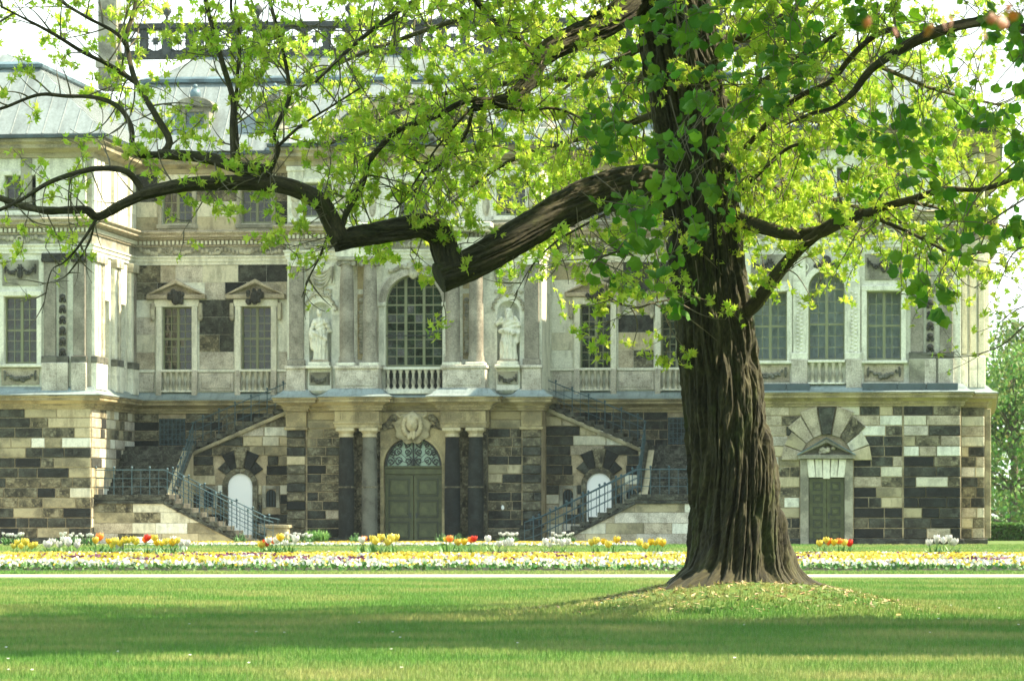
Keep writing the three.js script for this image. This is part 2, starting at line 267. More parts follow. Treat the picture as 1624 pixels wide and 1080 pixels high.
// voussoirs over the wing door
{
  const r = rng(55), c = [DU, 3.2], n = 9;
  for (let i = 0; i < n; i++) {
    const a0 = Math.PI * i / n + 0.012, a1 = Math.PI * (i + 1) / n - 0.012, mid = i === 4;
    const r0 = 1.0, r1 = mid ? 2.05 : (i === 3 || i === 5) ? 2.1 : (i === 2 || i === 6) ? 1.95 : 1.72, pt = (a, q) => [c[0] + Math.cos(a) * q, Math.min(c[1] + Math.sin(a) * q, 5.28)];
    mesh('voussoir', std(slabGeo(FW, [pt(a0, r0), pt(a0, r1), pt(a1, r1), pt(a1, r0)], 0, mid ? 0.24 : 0.13, 0.02)), mid ? M.dark[0] : pick(['brown', 'tan', 'cream', 'cream'][r() * 4 | 0], r), wallSet);
  }
  // tympanum behind the pediment
  const pl = []; for (let i = 0; i <= 16; i++) { const a = Math.PI * i / 16; pl.push([DU + Math.cos(a) * 0.99, 3.2 + Math.sin(a) * 0.99]); }
  mesh('tympanum', [slabGeo(FW, pl, -0.3, -0.02, 0.01)], M.plaster, palace);
}
// --- cornice between basement and main storey, with metal flashing
mesh('basement_cornice', [sweep(planC, [[0, 5.24], [0.1, 5.26], [0.1, 5.33], [0.16, 5.36], [0.16, 5.45], [0.30, 5.55], [0.44, 5.58], [0.44, 5.68], [0.5, 5.72], [0.5, 5.78], [0, 5.78]])], M.ochre, palace);
mesh('cornice_flashing', [sweep(planC, [[0.54, 5.782], [0.54, 5.80], [0.3, 5.90], [0.12, 6.06], [0, 6.12]])], M.lead, palace);

// --- main storey walls with openings
const holesR = recessU.map(u => [u - 0.62, u + 0.62, 6.98, 9.6]), mezz = [12.98, 14.32];
const mainWall = (F, s0, s1, holes, mat, name = 'storey_wall') => mesh(name, [panelWall(F, s0, s1, 5.8, 15.4, -0.45, 0, holes)], mat, palace);
const hRecess = (a, b) => recessU.filter(u => u > a && u < b).flatMap(u => [[u - 0.62, u + 0.62, 6.98, 9.6], [u - 0.62, u + 0.62, ...mezz]]);
const wRL = mainWall(FR, -12, -5.1, hRecess(-12, -5.1), M.wall), wRR = mainWall(FR, 5.1, 12, hRecess(5.1, 12), M.wall);
const wingHoles = s => { const L = wingWin[s]; return [[L[0] - 0.65, L[0] + 0.65, 7.0, 9.62], [L[1] - 0.69, L[1] + 0.69, 7.0, 9.75, 1], [L[2] - 0.65, L[2] + 0.65, 7.0, 9.62], ...L.map(u => [u - 0.62, u + 0.62, ...mezz])]; };
const wWL = mainWall(FW, -21.6, -12, wingHoles('L'), M.wall), wWR = mainWall(FW, 12, 21.6, wingHoles('R'), M.wall);
const nicheU = [-3.77, 3.77];
const wC = mainWall(FC, -5.1, 5.1, [[-1.15, 1.15, 7.0, 9.5, 1], ...nicheU.map(u => [u - 0.45, u + 0.45, 7.1, 9.15, 1]), ...[-3.9, 0, 3.9].map(u => [u - 0.6, u + 0.6, ...mezz])], M.wall);
mesh('flank_wall', [panelWall(retL, -4.8, 3.2, 5.8, 15.4, -0.4, 0, [[-2.6, -1.5, 7, 9.6], [0.4, 1.5, 7, 9.6]]), panelWall(retR, -3.2, 4.8, 5.8, 15.4, -0.4, 0), box(-5.1, -4.7, 5.8, 15.4, RC, -0.46), box(4.7, 5.1, 5.8, 15.4, RC, -0.46), box(-22.5, -22.1, 5.8, 15.4, -20, 3.2), box(22.1, 22.5, 5.8, 15.4, -20, 3.2), box(21.6, 22.5, 5.8, 15.4, 2.8, 3.199), box(21.2, 21.6, 5.8, 15.4, 3.21, 4.34), box(-22.5, -21.6, 5.8, 15.4, 2.8, 3.199), box(-22.5, 22.5, 0, 15.4, -20.4, -20)], M.trim, palace);

// --- windows: frame, glazing bars, one mesh for each pane, board behind coloured for the dim interior and mirrored trees
const paneGeo = new Map();
function windowAt(F, u, y0, y1, wd, cols, rows, o = {}) {
  const g = new THREE.Group(); g.name = 'window'; (o.parent || palace).add(g); const d = -0.28, fr = [], x0 = u - wd / 2, x1 = u + wd / 2, t = 0.055;
  const B = (a, b, c, e, n0 = d - 0.04, n1 = d + 0.05) => { const [p, q] = [F.at(a, c, n0), F.at(b, e, n1)]; return box(Math.min(p[0], q[0]), Math.max(p[0], q[0]), c, e, Math.min(p[2], q[2]), Math.max(p[2], q[2])); };
  fr.push(B(x0, x0 + t, y0, y1), B(x1 - t, x1, y0, y1), B(x0 + t, x1 - t, y0, y0 + 0.09), B(x0 + t, x1 - t, y1 - 0.06, y1, d - 0.038, d + 0.048));
  const heavy = o.heavy || [Math.floor(cols / 2)];
  const cw = (wd - 2 * t) / cols, rh = (y1 - y0 - 0.15) / rows, b = 0.016;
  for (let i = 1; i < cols; i++) { const x = x0 + t + cw * i, q = heavy.includes(i) ? 0.055 : b; fr.push(B(x - q, x + q, y0 + 0.09, y1 - 0.06, d - 0.03, d + (q > b ? 0.045 : 0.03))); }
  for (let j = 1; j < rows; j++) { const y = y0 + 0.09 + rh * j, q = (o.heavyRow || []).includes(j) ? 0.04 : b; fr.push(B(x0 + t, x1 - t, y - q, y + q, d - 0.028, d + (q > b ? 0.042 : 0.026))); }
  const key = `${cw.toFixed(3)}_${rh.toFixed(3)}_${F.n[0]}`; if (!paneGeo.has(key)) paneGeo.set(key, F.n[1] ? new THREE.PlaneGeometry(cw - 0.004, rh - 0.004) : new THREE.PlaneGeometry(cw - 0.004, rh - 0.004).rotateY(Math.PI / 2));
  const r = rng(Math.round(u * 91 + y0 * 7) + 999);
  for (let i = 0; i < cols; i++) for (let j = 0; j < rows; j++) { const m = mesh('pane', paneGeo.get(key), M.glass, g); m.position.set(...F.at(x0 + t + cw * (i + 0.5), y0 + 0.09 + rh * (j + 0.5), d)); m.rotation.set((r() - 0.5) * 0.02, (r() - 0.5) * 0.03, 0); }
  if (o.arch) { const R = wd / 2, N = 20; const ring = (a, b2) => { const f = new Faces(); for (let i = 0; i < N; i++) { const a0 = Math.PI * i / N, a1 = Math.PI * (i + 1) / N, P = (an, q, n) => F.at(u + Math.cos(an) * q, y1 + Math.sin(an) * q, n);
        f.q(P(a0, a, d + 0.05), P(a0, b2, d + 0.05), P(a1, b2, d + 0.05), P(a1, a, d + 0.05)); f.q(P(a0, a, d - 0.04), P(a0, a, d + 0.05), P(a1, a, d + 0.05), P(a1, a, d - 0.04)); } return f.geo(); };
    fr.push(ring(R - t, R));
    for (let i = 1; i < cols; i++) { const x = x0 + t + cw * i, hgt = Math.sqrt(Math.max(0, (R - t) ** 2 - (x - u) ** 2)), q = heavy.includes(i) ? 0.055 : b; fr.push(B(x - q, x + q, y1 + 0.001, y1 + hgt, d - 0.03, d + (q > b ? 0.045 : 0.03))); }
    for (let j = 1; j * rh < R - 0.15; j++) { const hw = Math.sqrt(Math.max(0, (R - t) ** 2 - (j * rh) ** 2)); fr.push(B(u - hw, u + hw, y1 + j * rh - b, y1 + j * rh + b, d - 0.028, d + 0.026)); }
    const sh = new THREE.Shape(); sh.absarc(0, 0, R - t, 0, Math.PI, false); const pg = new THREE.ShapeGeometry(sh, 16); const m = mesh('fanlight_pane', pg, M.glass, g); m.position.set(...F.at(u, y1, d)); }
  mesh('frame', fr, o.frameMat || M.frameP, g);
  const top = y1 + (o.arch ? wd / 2 : 0) + 0.2; mesh(o.room === M.roomBlue ? 'curtain' : 'room', [B(x0 - 0.3, x1 + 0.3, y0 - 0.2, top, d - 0.65, d - 0.6)], o.room || M.roomMirrorGreen, g);
  return g;
}
for (const u of recessU) { windowAt(FR, u, 6.98, 9.6, 1.24, 4, 8, { heavyRow: [4], room: u > 0 ? M.roomGrey : M.roomMirrorGreen }); windowAt(FR, u, ...mezz, 1.24, 4, 3, { room: M.roomGrey }); }
for (const s of ['L', 'R']) { const L = wingWin[s], room = s === 'R' ? M.roomBlue : M.roomMirrorGreen; for (const k of [0, 2]) windowAt(FW, L[k], 7.0, 9.62, 1.3, 4, 6, { heavyRow: [3], room }); windowAt(FW, L[1], 7.0, 9.75, 1.38, 4, 6, { heavyRow: [3], arch: 1, room }); for (const u of L) windowAt(FW, u, ...mezz, 1.24, 4, 3, { room: M.roomGrey }); }
windowAt(FC, 0, 7.0, 9.5, 2.3, 6, 7, { heavy: [2, 4], arch: 1, room: M.roomMirrorGreen });
for (const u of [-3.9, 0, 3.9]) windowAt(FC, u, ...mezz, 1.2, 4, 3, { room: M.roomGrey });
for (const s of [-2.05, 0.95]) windowAt(retL, s, 7, 9.6, 1.1, 4, 8, { room: M.roomMirrorGreen });

// --- large ashlar of the main storey (recess walls), some stones black with soot
{
  const r = rng(21);
  for (const [a, b, w] of [[-11.95, -5.15, wRL], [5.15, 11.95, wRR]]) {
    ashlar(FR, a, b, 7.05, 11.3, 0.71, 1.25, (s, y) => { const q = Math.abs(s); return q > 7.75 && q < 9.4 ? [0.8, 5, 3, 0.5, 2, 1.5] : y > 10 ? [0, 1.2, 2, 2, 3, 3] : [0, 0.5, 0.6, 0.6, 4, 5]; }, w, r, { out: 0.02, ch: 0.006, joint: 0.012, gaps: (y0, y1) => recessU.filter(u => u > a && u < b && y0 < 9.85).map(u => [u - 0.92, u + 0.92]) });
    ashlar(FR, a, b, 12.65, 15.1, 0.61, 1.4, () => [0, 1.6, 2, 1.5, 2.5, 1.5], w, r, { out: 0.02, ch: 0.006, joint: 0.012, gaps: (y0, y1) => recessU.filter(u => u > a && u < b && y0 < 14.5 && y1 > 12.8).map(u => [u - 0.8, u + 0.8]) });
  }
}
// --- aedicule frames, pediments, sills, panels and balusters of the recess windows
const balProf = [[0.085, 0], [0.085, 0.06], [0.05, 0.08], [0.05, 0.12], [0.095, 0.25], [0.07, 0.4], [0.042, 0.5], [0.06, 0.54], [0.042, 0.58], [0.075, 0.66], [0.085, 0.7], [0.085, 0.76]];
const balGeo = std(lathe(balProf, 12));
function balustrade(F, u0, u1, y, n, nOut) {
  const g = new THREE.Group(); g.name = 'balustrade'; palace.add(g);
  for (let i = 0; i < n; i++) { const m = mesh('baluster', balGeo, M.carved, g); m.position.set(...F.at(lerp(u0, u1, (i + 0.5) / n), y, nOut)); }
  mesh('handrail', [cbox(u0 - 0.05, u1 + 0.05, y + 0.76, y + 0.86, F.o[1] + nOut - 0.12, F.o[1] + nOut + 0.12), cbox(u0 - 0.05, u1 + 0.05, y - 0.06, y, F.o[1] + nOut - 0.12, F.o[1] + nOut + 0.12)], M.trim, g);
  mesh('recess_back', [box(u0, u1, y, y + 0.76, F.o[1] + nOut - 0.24, F.o[1] + nOut - 0.2)], M.railStone, g);
}
function gable(F, u, y, hw, rise, n0, n1, th) {                         // triangular pediment: sloping cornices, base, tympanum
  const f = (a, b, c, e) => slabGeo(F, [a, b, c, e], n0, n1, 0.02);
  return [f([u - hw, y], [u - hw + 0.02, y - th * 0.2], [u, y + rise - th], [u, y + rise]), f([u + hw - 0.02, y - th * 0.2], [u + hw, y], [u, y + rise], [u, y + rise - th]), slabGeo(F, [[u - hw, y - th], [u + hw, y - th], [u + hw, y], [u - hw, y]], n0, n1 - 0.03, 0.02), slabGeo(F, [[u - hw + 0.1, y], [u + hw - 0.1, y], [u, y + rise - th * 0.7]], n0, n0 + 0.04, 0.01)];
}
function swag(F, u, y, wd, drop, r, rr) {                               // carved garland
  const L = []; const N = 9; for (let i = 0; i <= N; i++) { const t = i / N * 2 - 1, q = r * (1.25 - 0.75 * Math.abs(t)), p = F.at(u + t * wd / 2, y - drop * (1 - t * t), 0.05); for (let k = 0; k < 3; k++) L.push(ball(p[0] + (rr() - 0.5) * q, p[1] + (rr() - 0.5) * q, p[2] + rr() * 0.05, q * 0.7, q * 0.6, q * 0.55, 7)); }
  for (const s of [-1, 1]) { const p = F.at(u + s * wd / 2, y - drop * 0.55, 0.04); L.push(ball(p[0], p[1], p[2], r * 0.5, drop * 0.6, r * 0.5, 7)); } return L;
}
const rC = rng(404);
for (const u of recessU) {
  const g = new THREE.Group(); g.name = 'window_surround'; palace.add(g);
  mesh('jamb', [cbox(u - 0.86, u - 0.62, 6.98, 9.72, RC, RC + 0.14)], M.trim, g); mesh('jamb', [cbox(u + 0.62, u + 0.86, 6.98, 9.72, RC, RC + 0.14)], M.trim, g);
  mesh('lintel', [cbox(u - 0.92, u + 0.92, 9.6, 9.9, RC, RC + 0.16)], M.trim, g);
  mesh('pediment', gable(FR, u, 10.08, 1.22, 0.62, 0, 0.36, 0.17), M.cream[0], g);
  const k = []; for (let i = 0; i < 26; i++) k.push(ball(u + (rC() - 0.5) * 0.62, 9.98 + (rC() - 0.5) * 0.5, RC + 0.3 + rC() * 0.1, 0.09, 0.1, 0.07, 7)); k.push(ball(u, 9.95, RC + 0.32, 0.2, 0.3, 0.16));
  mesh('carved_keystone', k, M.carvedDark, g);
  for (const s of [-1, 1]) { mesh('console', [cbox(u + s * 0.98 - 0.09, u + s * 0.98 + 0.09, 9.1, 9.75, RC, RC + 0.2, 0.03), ball(u + s * 0.98, 9.15, RC + 0.12, 0.1, 0.14, 0.1)], M.carved, g); }
  balustrade(FR, u - 0.6, u + 0.6, 6.18, 5, 0.1);
  for (const s of [-1, 1]) mesh('pedestal', [cbox(u + s * 0.74 - 0.12, u + s * 0.74 + 0.12, 5.95, 7.0, RC, RC + 0.2)], M.pale[0], g);
  mesh('mezzanine_surround', [cbox(u - 0.8, u - 0.62, 12.8, 14.5, RC, RC + 0.08), cbox(u + 0.62, u + 0.8, 12.8, 14.5, RC, RC + 0.08), cbox(u - 0.8, u + 0.8, 14.34, 14.52, RC, RC + 0.1), cbox(u - 0.85, u + 0.85, 12.78, 12.95, RC, RC + 0.14)], M.sooty, g);
}
for (const [a, b] of [[-11.9, -11.15], [-9.3, -7.85], [-5.98, -5.2], [5.2, 5.98], [7.85, 9.3], [11.15, 11.9]]) mesh('dado_panel', [cbox(a, b, 6.15, 6.92, RC, RC + 0.07), cbox(a + 0.12, b - 0.12, 6.27, 6.8, RC + 0.06, RC + 0.1, 0.02)], M.pale[0], palace);
mesh('dado_moulding', [[-12, -11.1], [-9.34, -7.79], [-6.07, -5.1], [5.1, 6.07], [7.79, 9.34], [11.1, 12]].map(p => cbox(p[0], p[1], 6.93, 7.03, RC, RC + 0.12)), M.trim, palace);

// --- entablature, mezzanine cornice, eaves
mesh('architrave', [sweep(plan, [[0, 11.3], [0.06, 11.3], [0.06, 11.42], [0.1, 11.44], [0.1, 11.56], [0.15, 11.6], [0.15, 11.66], [0, 11.66]])], M.trim, palace);
mesh('main_cornice', [sweep(plan, [[0.05, 12.04], [0.12, 12.06], [0.12, 12.10], [0.05, 12.11], [0.05, 12.3], [0.22, 12.32], [0.22, 12.38], [0.42, 12.42], [0.42, 12.5], [0.52, 12.58], [0.52, 12.63], [0, 12.72]])], M.cream[0], palace);
mesh('frieze', [sweep(plan, [[0, 11.66], [0.05, 11.66], [0.05, 12.04], [0, 12.04]])], M.sooty, palace);
mesh('eaves_cornice', [sweep(plan, [[0, 15.0], [0.1, 15.02], [0.1, 15.2], [0.25, 15.28], [0.5, 15.36], [0.5, 15.5], [0.62, 15.6], [0.62, 15.72], [0, 15.72]])], M.tan[0], palace);
mesh('gutter', [sweep(plan, [[0.6, 15.722], [0.72, 15.74], [0.72, 15.86], [0.5, 15.9], [0, 15.9]])], M.leadDark, palace);
{ // dentils: real little blocks, one part for each wall
  for (const [F, a, b] of [[FW, -17, -11.9], [FR, -11.8, -5.3], [FC, -5.1, 5.1], [FR, 5.3, 11.8], [FW, 12, 21.6], [retL, -4.7, 3.1]]) { const L = []; for (let s = a + 0.06; s < b - 0.06; s += 0.17) { const p = F.at(s, 0, 0.05), q = F.at(s + 0.095, 0, 0.17); L.push(box(p[0], q[0], 12.13, 12.28, p[2], q[2])); } stuffed(mesh('dentils', L, M.trim, palace)); }
  const L = []; for (const [F, a, b] of [[FW, -17, -12], [FR, -11.8, -5.3], [FC, -5, 5], [FR, 5.3, 11.8], [FW, 12, 21.5]]) for (let s = a + 0.1; s < b; s += 0.16) { const p = F.at(s, 11.85 + 0.07 * Math.sin(s * 5.2) + (rC() - 0.5) * 0.1, 0.07); L.push(ball(p[0], p[1], p[2], 0.08 + rC() * 0.05, 0.07 + rC() * 0.05, 0.05, 6)); if (Math.abs((s / 2.1) % 1) < 0.077) L.push(new THREE.TorusGeometry(0.11, 0.035, 6, 12).translate(p[0], 11.86, p[2] + 0.04)); }
  stuffed(mesh('frieze_carving', L, M.carved, palace));
}

// --- centre risalit, lower storey: portal, columns, cartouche
const colLow = h => [[0.37, 0], [0.37, 0.14], [0.34, 0.18], [0.36, 0.26], [0.31, 0.32], [0.315, h * 0.35], [0.30, h * 0.7], [0.265, h - 0.34], [0.29, h - 0.32], [0.29, h - 0.27], [0.265, h - 0.25], [0.27, h - 0.16], [0.34, h - 0.1], [0.34, h]];
const colU = [-2.58, -1.65, 1.65, 2.58];
colU.forEach((u, i) => {
  const c = mesh('column', [lathe(colLow(4.55), 28).translate(u, 0, 0.9)], [M.black[0], M.sootier, M.black[1], M.black[0]][i], palace);
  mesh('capital', [cbox(u - 0.37, u + 0.37, 4.43, 4.56, 0.53, 1.27), lathe([[0.275, 4.2], [0.3, 4.22], [0.3, 4.27], [0.278, 4.3], [0.285, 4.34], [0.35, 4.43]], 24).translate(u, 0, 0.9)], M.tan[1], c);
  mesh('base', [cbox(u - 0.42, u + 0.42, 0, 0.2, 0.48, 1.32)], M.dark[0], c);
  mesh('shaft_ring', [lathe([[0.318, 2.2], [0.33, 2.21], [0.33, 2.25], [0.318, 2.26]], 24).translate(u, 0, 0.9)], M.brown[0], c);
});
for (const s of [-1, 1]) {
  mesh('entablature_block', [cbox(Math.min(s * 1.22, s * 3.02), Math.max(s * 1.22, s * 3.02), 4.56, 5.24, 0.05, 1.2), cbox(Math.min(s * 1.18, s * 3.06), Math.max(s * 1.18, s * 3.06), 4.72, 4.80, 0.05, 1.24), ...[1.5, 2.1, 2.7].flatMap(x => [-0.09, 0, 0.09].map(q => cbox(s * x + q - 0.03, s * x + q + 0.03, 4.85, 5.14, 1.19, 1.23, 0.008)))], M.ochre, palace);
  const g = mesh('niche_pier', [cbox(Math.min(s * 1.3, s * 2.95), Math.max(s * 1.3, s * 2.95), 0.24, 4.55, 0, 0.25)], M.brown[1], palace);
  mesh('slot_niche', [box(s * 2.11 - 0.16, s * 2.11 + 0.16, 0.4, 4.3, 0.245, 0.262)], M.brown[0], g);
  // outer pilaster entablature
  mesh('pilaster_entablature', [cbox(Math.min(s * 4.3, s * 5.12), Math.max(s * 4.3, s * 5.12), 4.62, 5.24, 0, 0.25), cbox(Math.min(s * 4.24, s * 5.18), Math.max(s * 4.24, s * 5.18), 4.5, 4.62, 0, 0.32)], M.ochre, palace);
  for (let k = 0; k < 2; k++) mesh('stone_block', [cbox(Math.min(s * 3.06, s * 4.28), Math.max(s * 3.06, s * 4.28), 4.57 + k * 0.34, 4.89 + k * 0.34, 0, 0.06)], k ? M.ochre : M.tan[0], palace);
}
mesh('portal_surround', [panelWall(FC, -1.3, 1.3, 0.0, 5.2, 0.02, 0.4, [[-1.17, 1.17, -0.0001 + 0.002, 3.05, 1]])], M.ochre, palace);
{ // arch moulding
  const f = []; for (const [r0, r1, n] of [[1.17, 1.24, 0.46], [1.24, 1.3, 0.43]]) { const N = 24; for (let i = 0; i < N; i++) { const a0 = Math.PI * i / N, a1 = Math.PI * (i + 1) / N, P = (a, r) => [Math.cos(a) * r, 3.05 + Math.sin(a) * r]; f.push(slabGeo(FC, [P(a0, r0), P(a0, r1), P(a1, r1), P(a1, r0)], 0.2, n, 0.004)); } }
  mesh('arch_moulding', f, M.ochre, palace);
}
function doorLeaf(parent, x0, x1, y0, y1, z, cols, rows) {
  const l = mesh('leaf', [cbox(x0, x1, y0, y1, z - 0.06, z, 0.01)], M.door, parent), m = 0.14, pw = (x1 - x0 - m * (cols + 1)) / cols, ph = (y1 - y0 - m * (rows + 1)) / rows;
  for (let i = 0; i < cols; i++) for (let j = 0; j < rows; j++) { const a = x0 + m + i * (pw + m), b = y0 + m + j * (ph + m);
    const t = 0.055, fr = [box(a, a + pw, b, b + t, z - 0.01, z + 0.045), box(a, a + pw, b + ph - t, b + ph, z - 0.01, z + 0.03), box(a, a + t, b + t, b + ph - t, z - 0.01, z + 0.03), box(a + pw - t, a + pw, b + t, b + ph - t, z - 0.01, z + 0.03)];
    mesh('panel_moulding', fr, M.doorReliefShade, parent); mesh('panel', [cbox(a + t + 0.03, a + pw - t - 0.03, b + t + 0.03, b + ph - t - 0.03, z - 0.01, z + 0.022, 0.012)], M.door, parent); }
  return l;
}
const ironTube = (pts, r = 0.018, seg = 5) => tube(new THREE.CatmullRomCurve3(pts).getPoints(pts.length * 4), r, seg);
{
  const d = new THREE.Group(); d.name = 'portal_door'; palace.add(d);
  doorLeaf(d, -1.14, -0.012, 0.02, 2.72, 0.14, 1, 3); doorLeaf(d, 0.012, 1.14, 0.02, 2.72, 0.14, 1, 3);
  mesh('transom', [cbox(-1.16, 1.16, 2.73, 2.98, 0.08, 0.18), cbox(-1.17, 1.17, 2.98, 3.08, 0.06, 0.24)], M.door, d);
  for (const s of [-1, 1]) mesh('handle', [box(s * 0.12 - 0.03, s * 0.12 + 0.03, 1.0, 1.22, 0.14, 0.16), cbox(Math.min(s * 0.12, s * 0.26), Math.max(s * 0.12, s * 0.26), 1.15, 1.18, 0.17, 0.2, 0.005)], M.ironDark, d);
  const sh = new THREE.Shape(); sh.absarc(0, 0, 1.17, 0, Math.PI, false);
  const fl = new THREE.Group(); fl.name = 'fanlight'; palace.add(fl);
  const gp = mesh('pane', new THREE.ShapeGeometry(sh, 20), new THREE.MeshPhysicalMaterial({ color: C(0.42, 0.56, 0.47), roughness: 0.25, clearcoat: 0.6 }), fl); gp.position.set(0, 3.08, 0.1);
  const L = []; for (const s of [-1, 1]) {
    const spiral = (cx, cy, R, turns, a0, dir) => { const p = []; for (let i = 0; i <= 16; i++) { const t = i / 16, a = a0 + dir * t * turns * Math.PI * 2, r = R * (1 - 0.82 * t); p.push(V(s * cx + Math.cos(a) * r * s, 3.08 + cy + Math.sin(a) * r, 0.2)); } return ironTube(p, 0.02); };
    for (const [x, y, R] of [[0.2, 0.2, 0.17], [0.55, 0.2, 0.18], [0.9, 0.18, 0.16], [0.22, 0.55, 0.17], [0.58, 0.55, 0.18], [0.24, 0.86, 0.15], [0.5, 0.84, 0.12], [0.83, 0.5, 0.13]]) { L.push(spiral(x, y, R, 1.3, x * 9, 1), spiral(x + 0.03, y - 0.02, R * 0.9, 1.2, x * 9 + 3.1, -1)); }
  }
  for (let i = 1; i < 8; i++) { const a = Math.PI * i / 8; L.push(tube([V(0, 3.08, 0.2), V(Math.cos(a) * 1.1, 3.08 + Math.sin(a) * 1.1, 0.2)], i === 4 ? 0.035 : 0.012, 5)); }
  const rim = []; for (let i = 0; i <= 24; i++) { const a = Math.PI * i / 24; rim.push(V(Math.cos(a) * 1.1, 3.08 + Math.sin(a) * 1.1, 0.2)); } L.push(tube(rim, 0.06, 6));
  mesh('iron_scrollwork', L, M.ironDark, fl);
}
{ // mask and shell cartouche over the portal
  const g = new THREE.Group(); g.name = 'cartouche'; palace.add(g); const z = 0.5, r = rng(31);
  const sh = new THREE.Shape(); for (let i = 0; i <= 40; i++) { const a = i / 40 * Math.PI * 2, q = 0.66 + 0.06 * Math.sin(a * 9); const x = Math.cos(a) * q, y = Math.sin(a) * q * 0.78 - (Math.sin(a) < 0 ? 0.1 : 0); i ? sh.lineTo(x, y) : sh.moveTo(x, y); }
  mesh('shell', [new THREE.ExtrudeGeometry(sh, { depth: 0.1, bevelEnabled: true, bevelSize: 0.06, bevelThickness: 0.06, bevelSegments: 2 }).translate(0, 4.62, 0.38)], M.tan[0], g);
  const h = [ball(0, 4.72, z + 0.14, 0.24, 0.3, 0.22, 14), ball(0, 4.95, z + 0.06, 0.36, 0.17, 0.2, 14), ball(0, 4.68, z + 0.36, 0.05, 0.09, 0.06, 8), ball(-0.1, 4.79, z + 0.31, 0.06, 0.03, 0.04, 8), ball(0.1, 4.79, z + 0.31, 0.06, 0.03, 0.04, 8), ball(0, 4.57, z + 0.31, 0.09, 0.03, 0.05, 8)];
  for (let i = 0; i < 22; i++) { const a = i / 22 * Math.PI * 2; h.push(ball(Math.cos(a) * 0.34, 4.66 + Math.sin(a) * 0.4, z + 0.1, 0.11, 0.1, 0.09, 8)); } for (let i = 0; i < 10; i++) h.push(ball((r() - 0.5) * 0.3, 4.4 - r() * 0.2, z + 0.16, 0.07, 0.12, 0.07, 8));
  mesh('mask', h, M.tan[1], g);
  for (const s of [-1, 1]) { const p = []; for (let i = 0; i <= 10; i++) { const a = i / 10 * 2.2; p.push(V(s * (0.46 + 0.13 * Math.sin(a * 1.2)), 5.0 + 0.22 * i / 10, z + 0.12 + 0.04 * a)); } mesh('horn', [tube(p, p.map((_, i) => 0.07 * (1 - i / 14)), 8)], M.tan[0], g);
    const w = []; for (let i = 0; i < 7; i++) w.push(ball(s * (0.72 + i * 0.07), 4.98 - 0.05 * i + 0.06 * Math.sin(i), 0.42, 0.11, 0.15 - i * 0.008, 0.07, 8)); for (let i = 0; i < 6; i++) w.push(ball(s * (0.7 + i * 0.09), 4.66 - 0.02 * i, 0.42, 0.09, 0.08, 0.07, 8)); mesh('wing_carving', w, M.brown[0], g); }
}
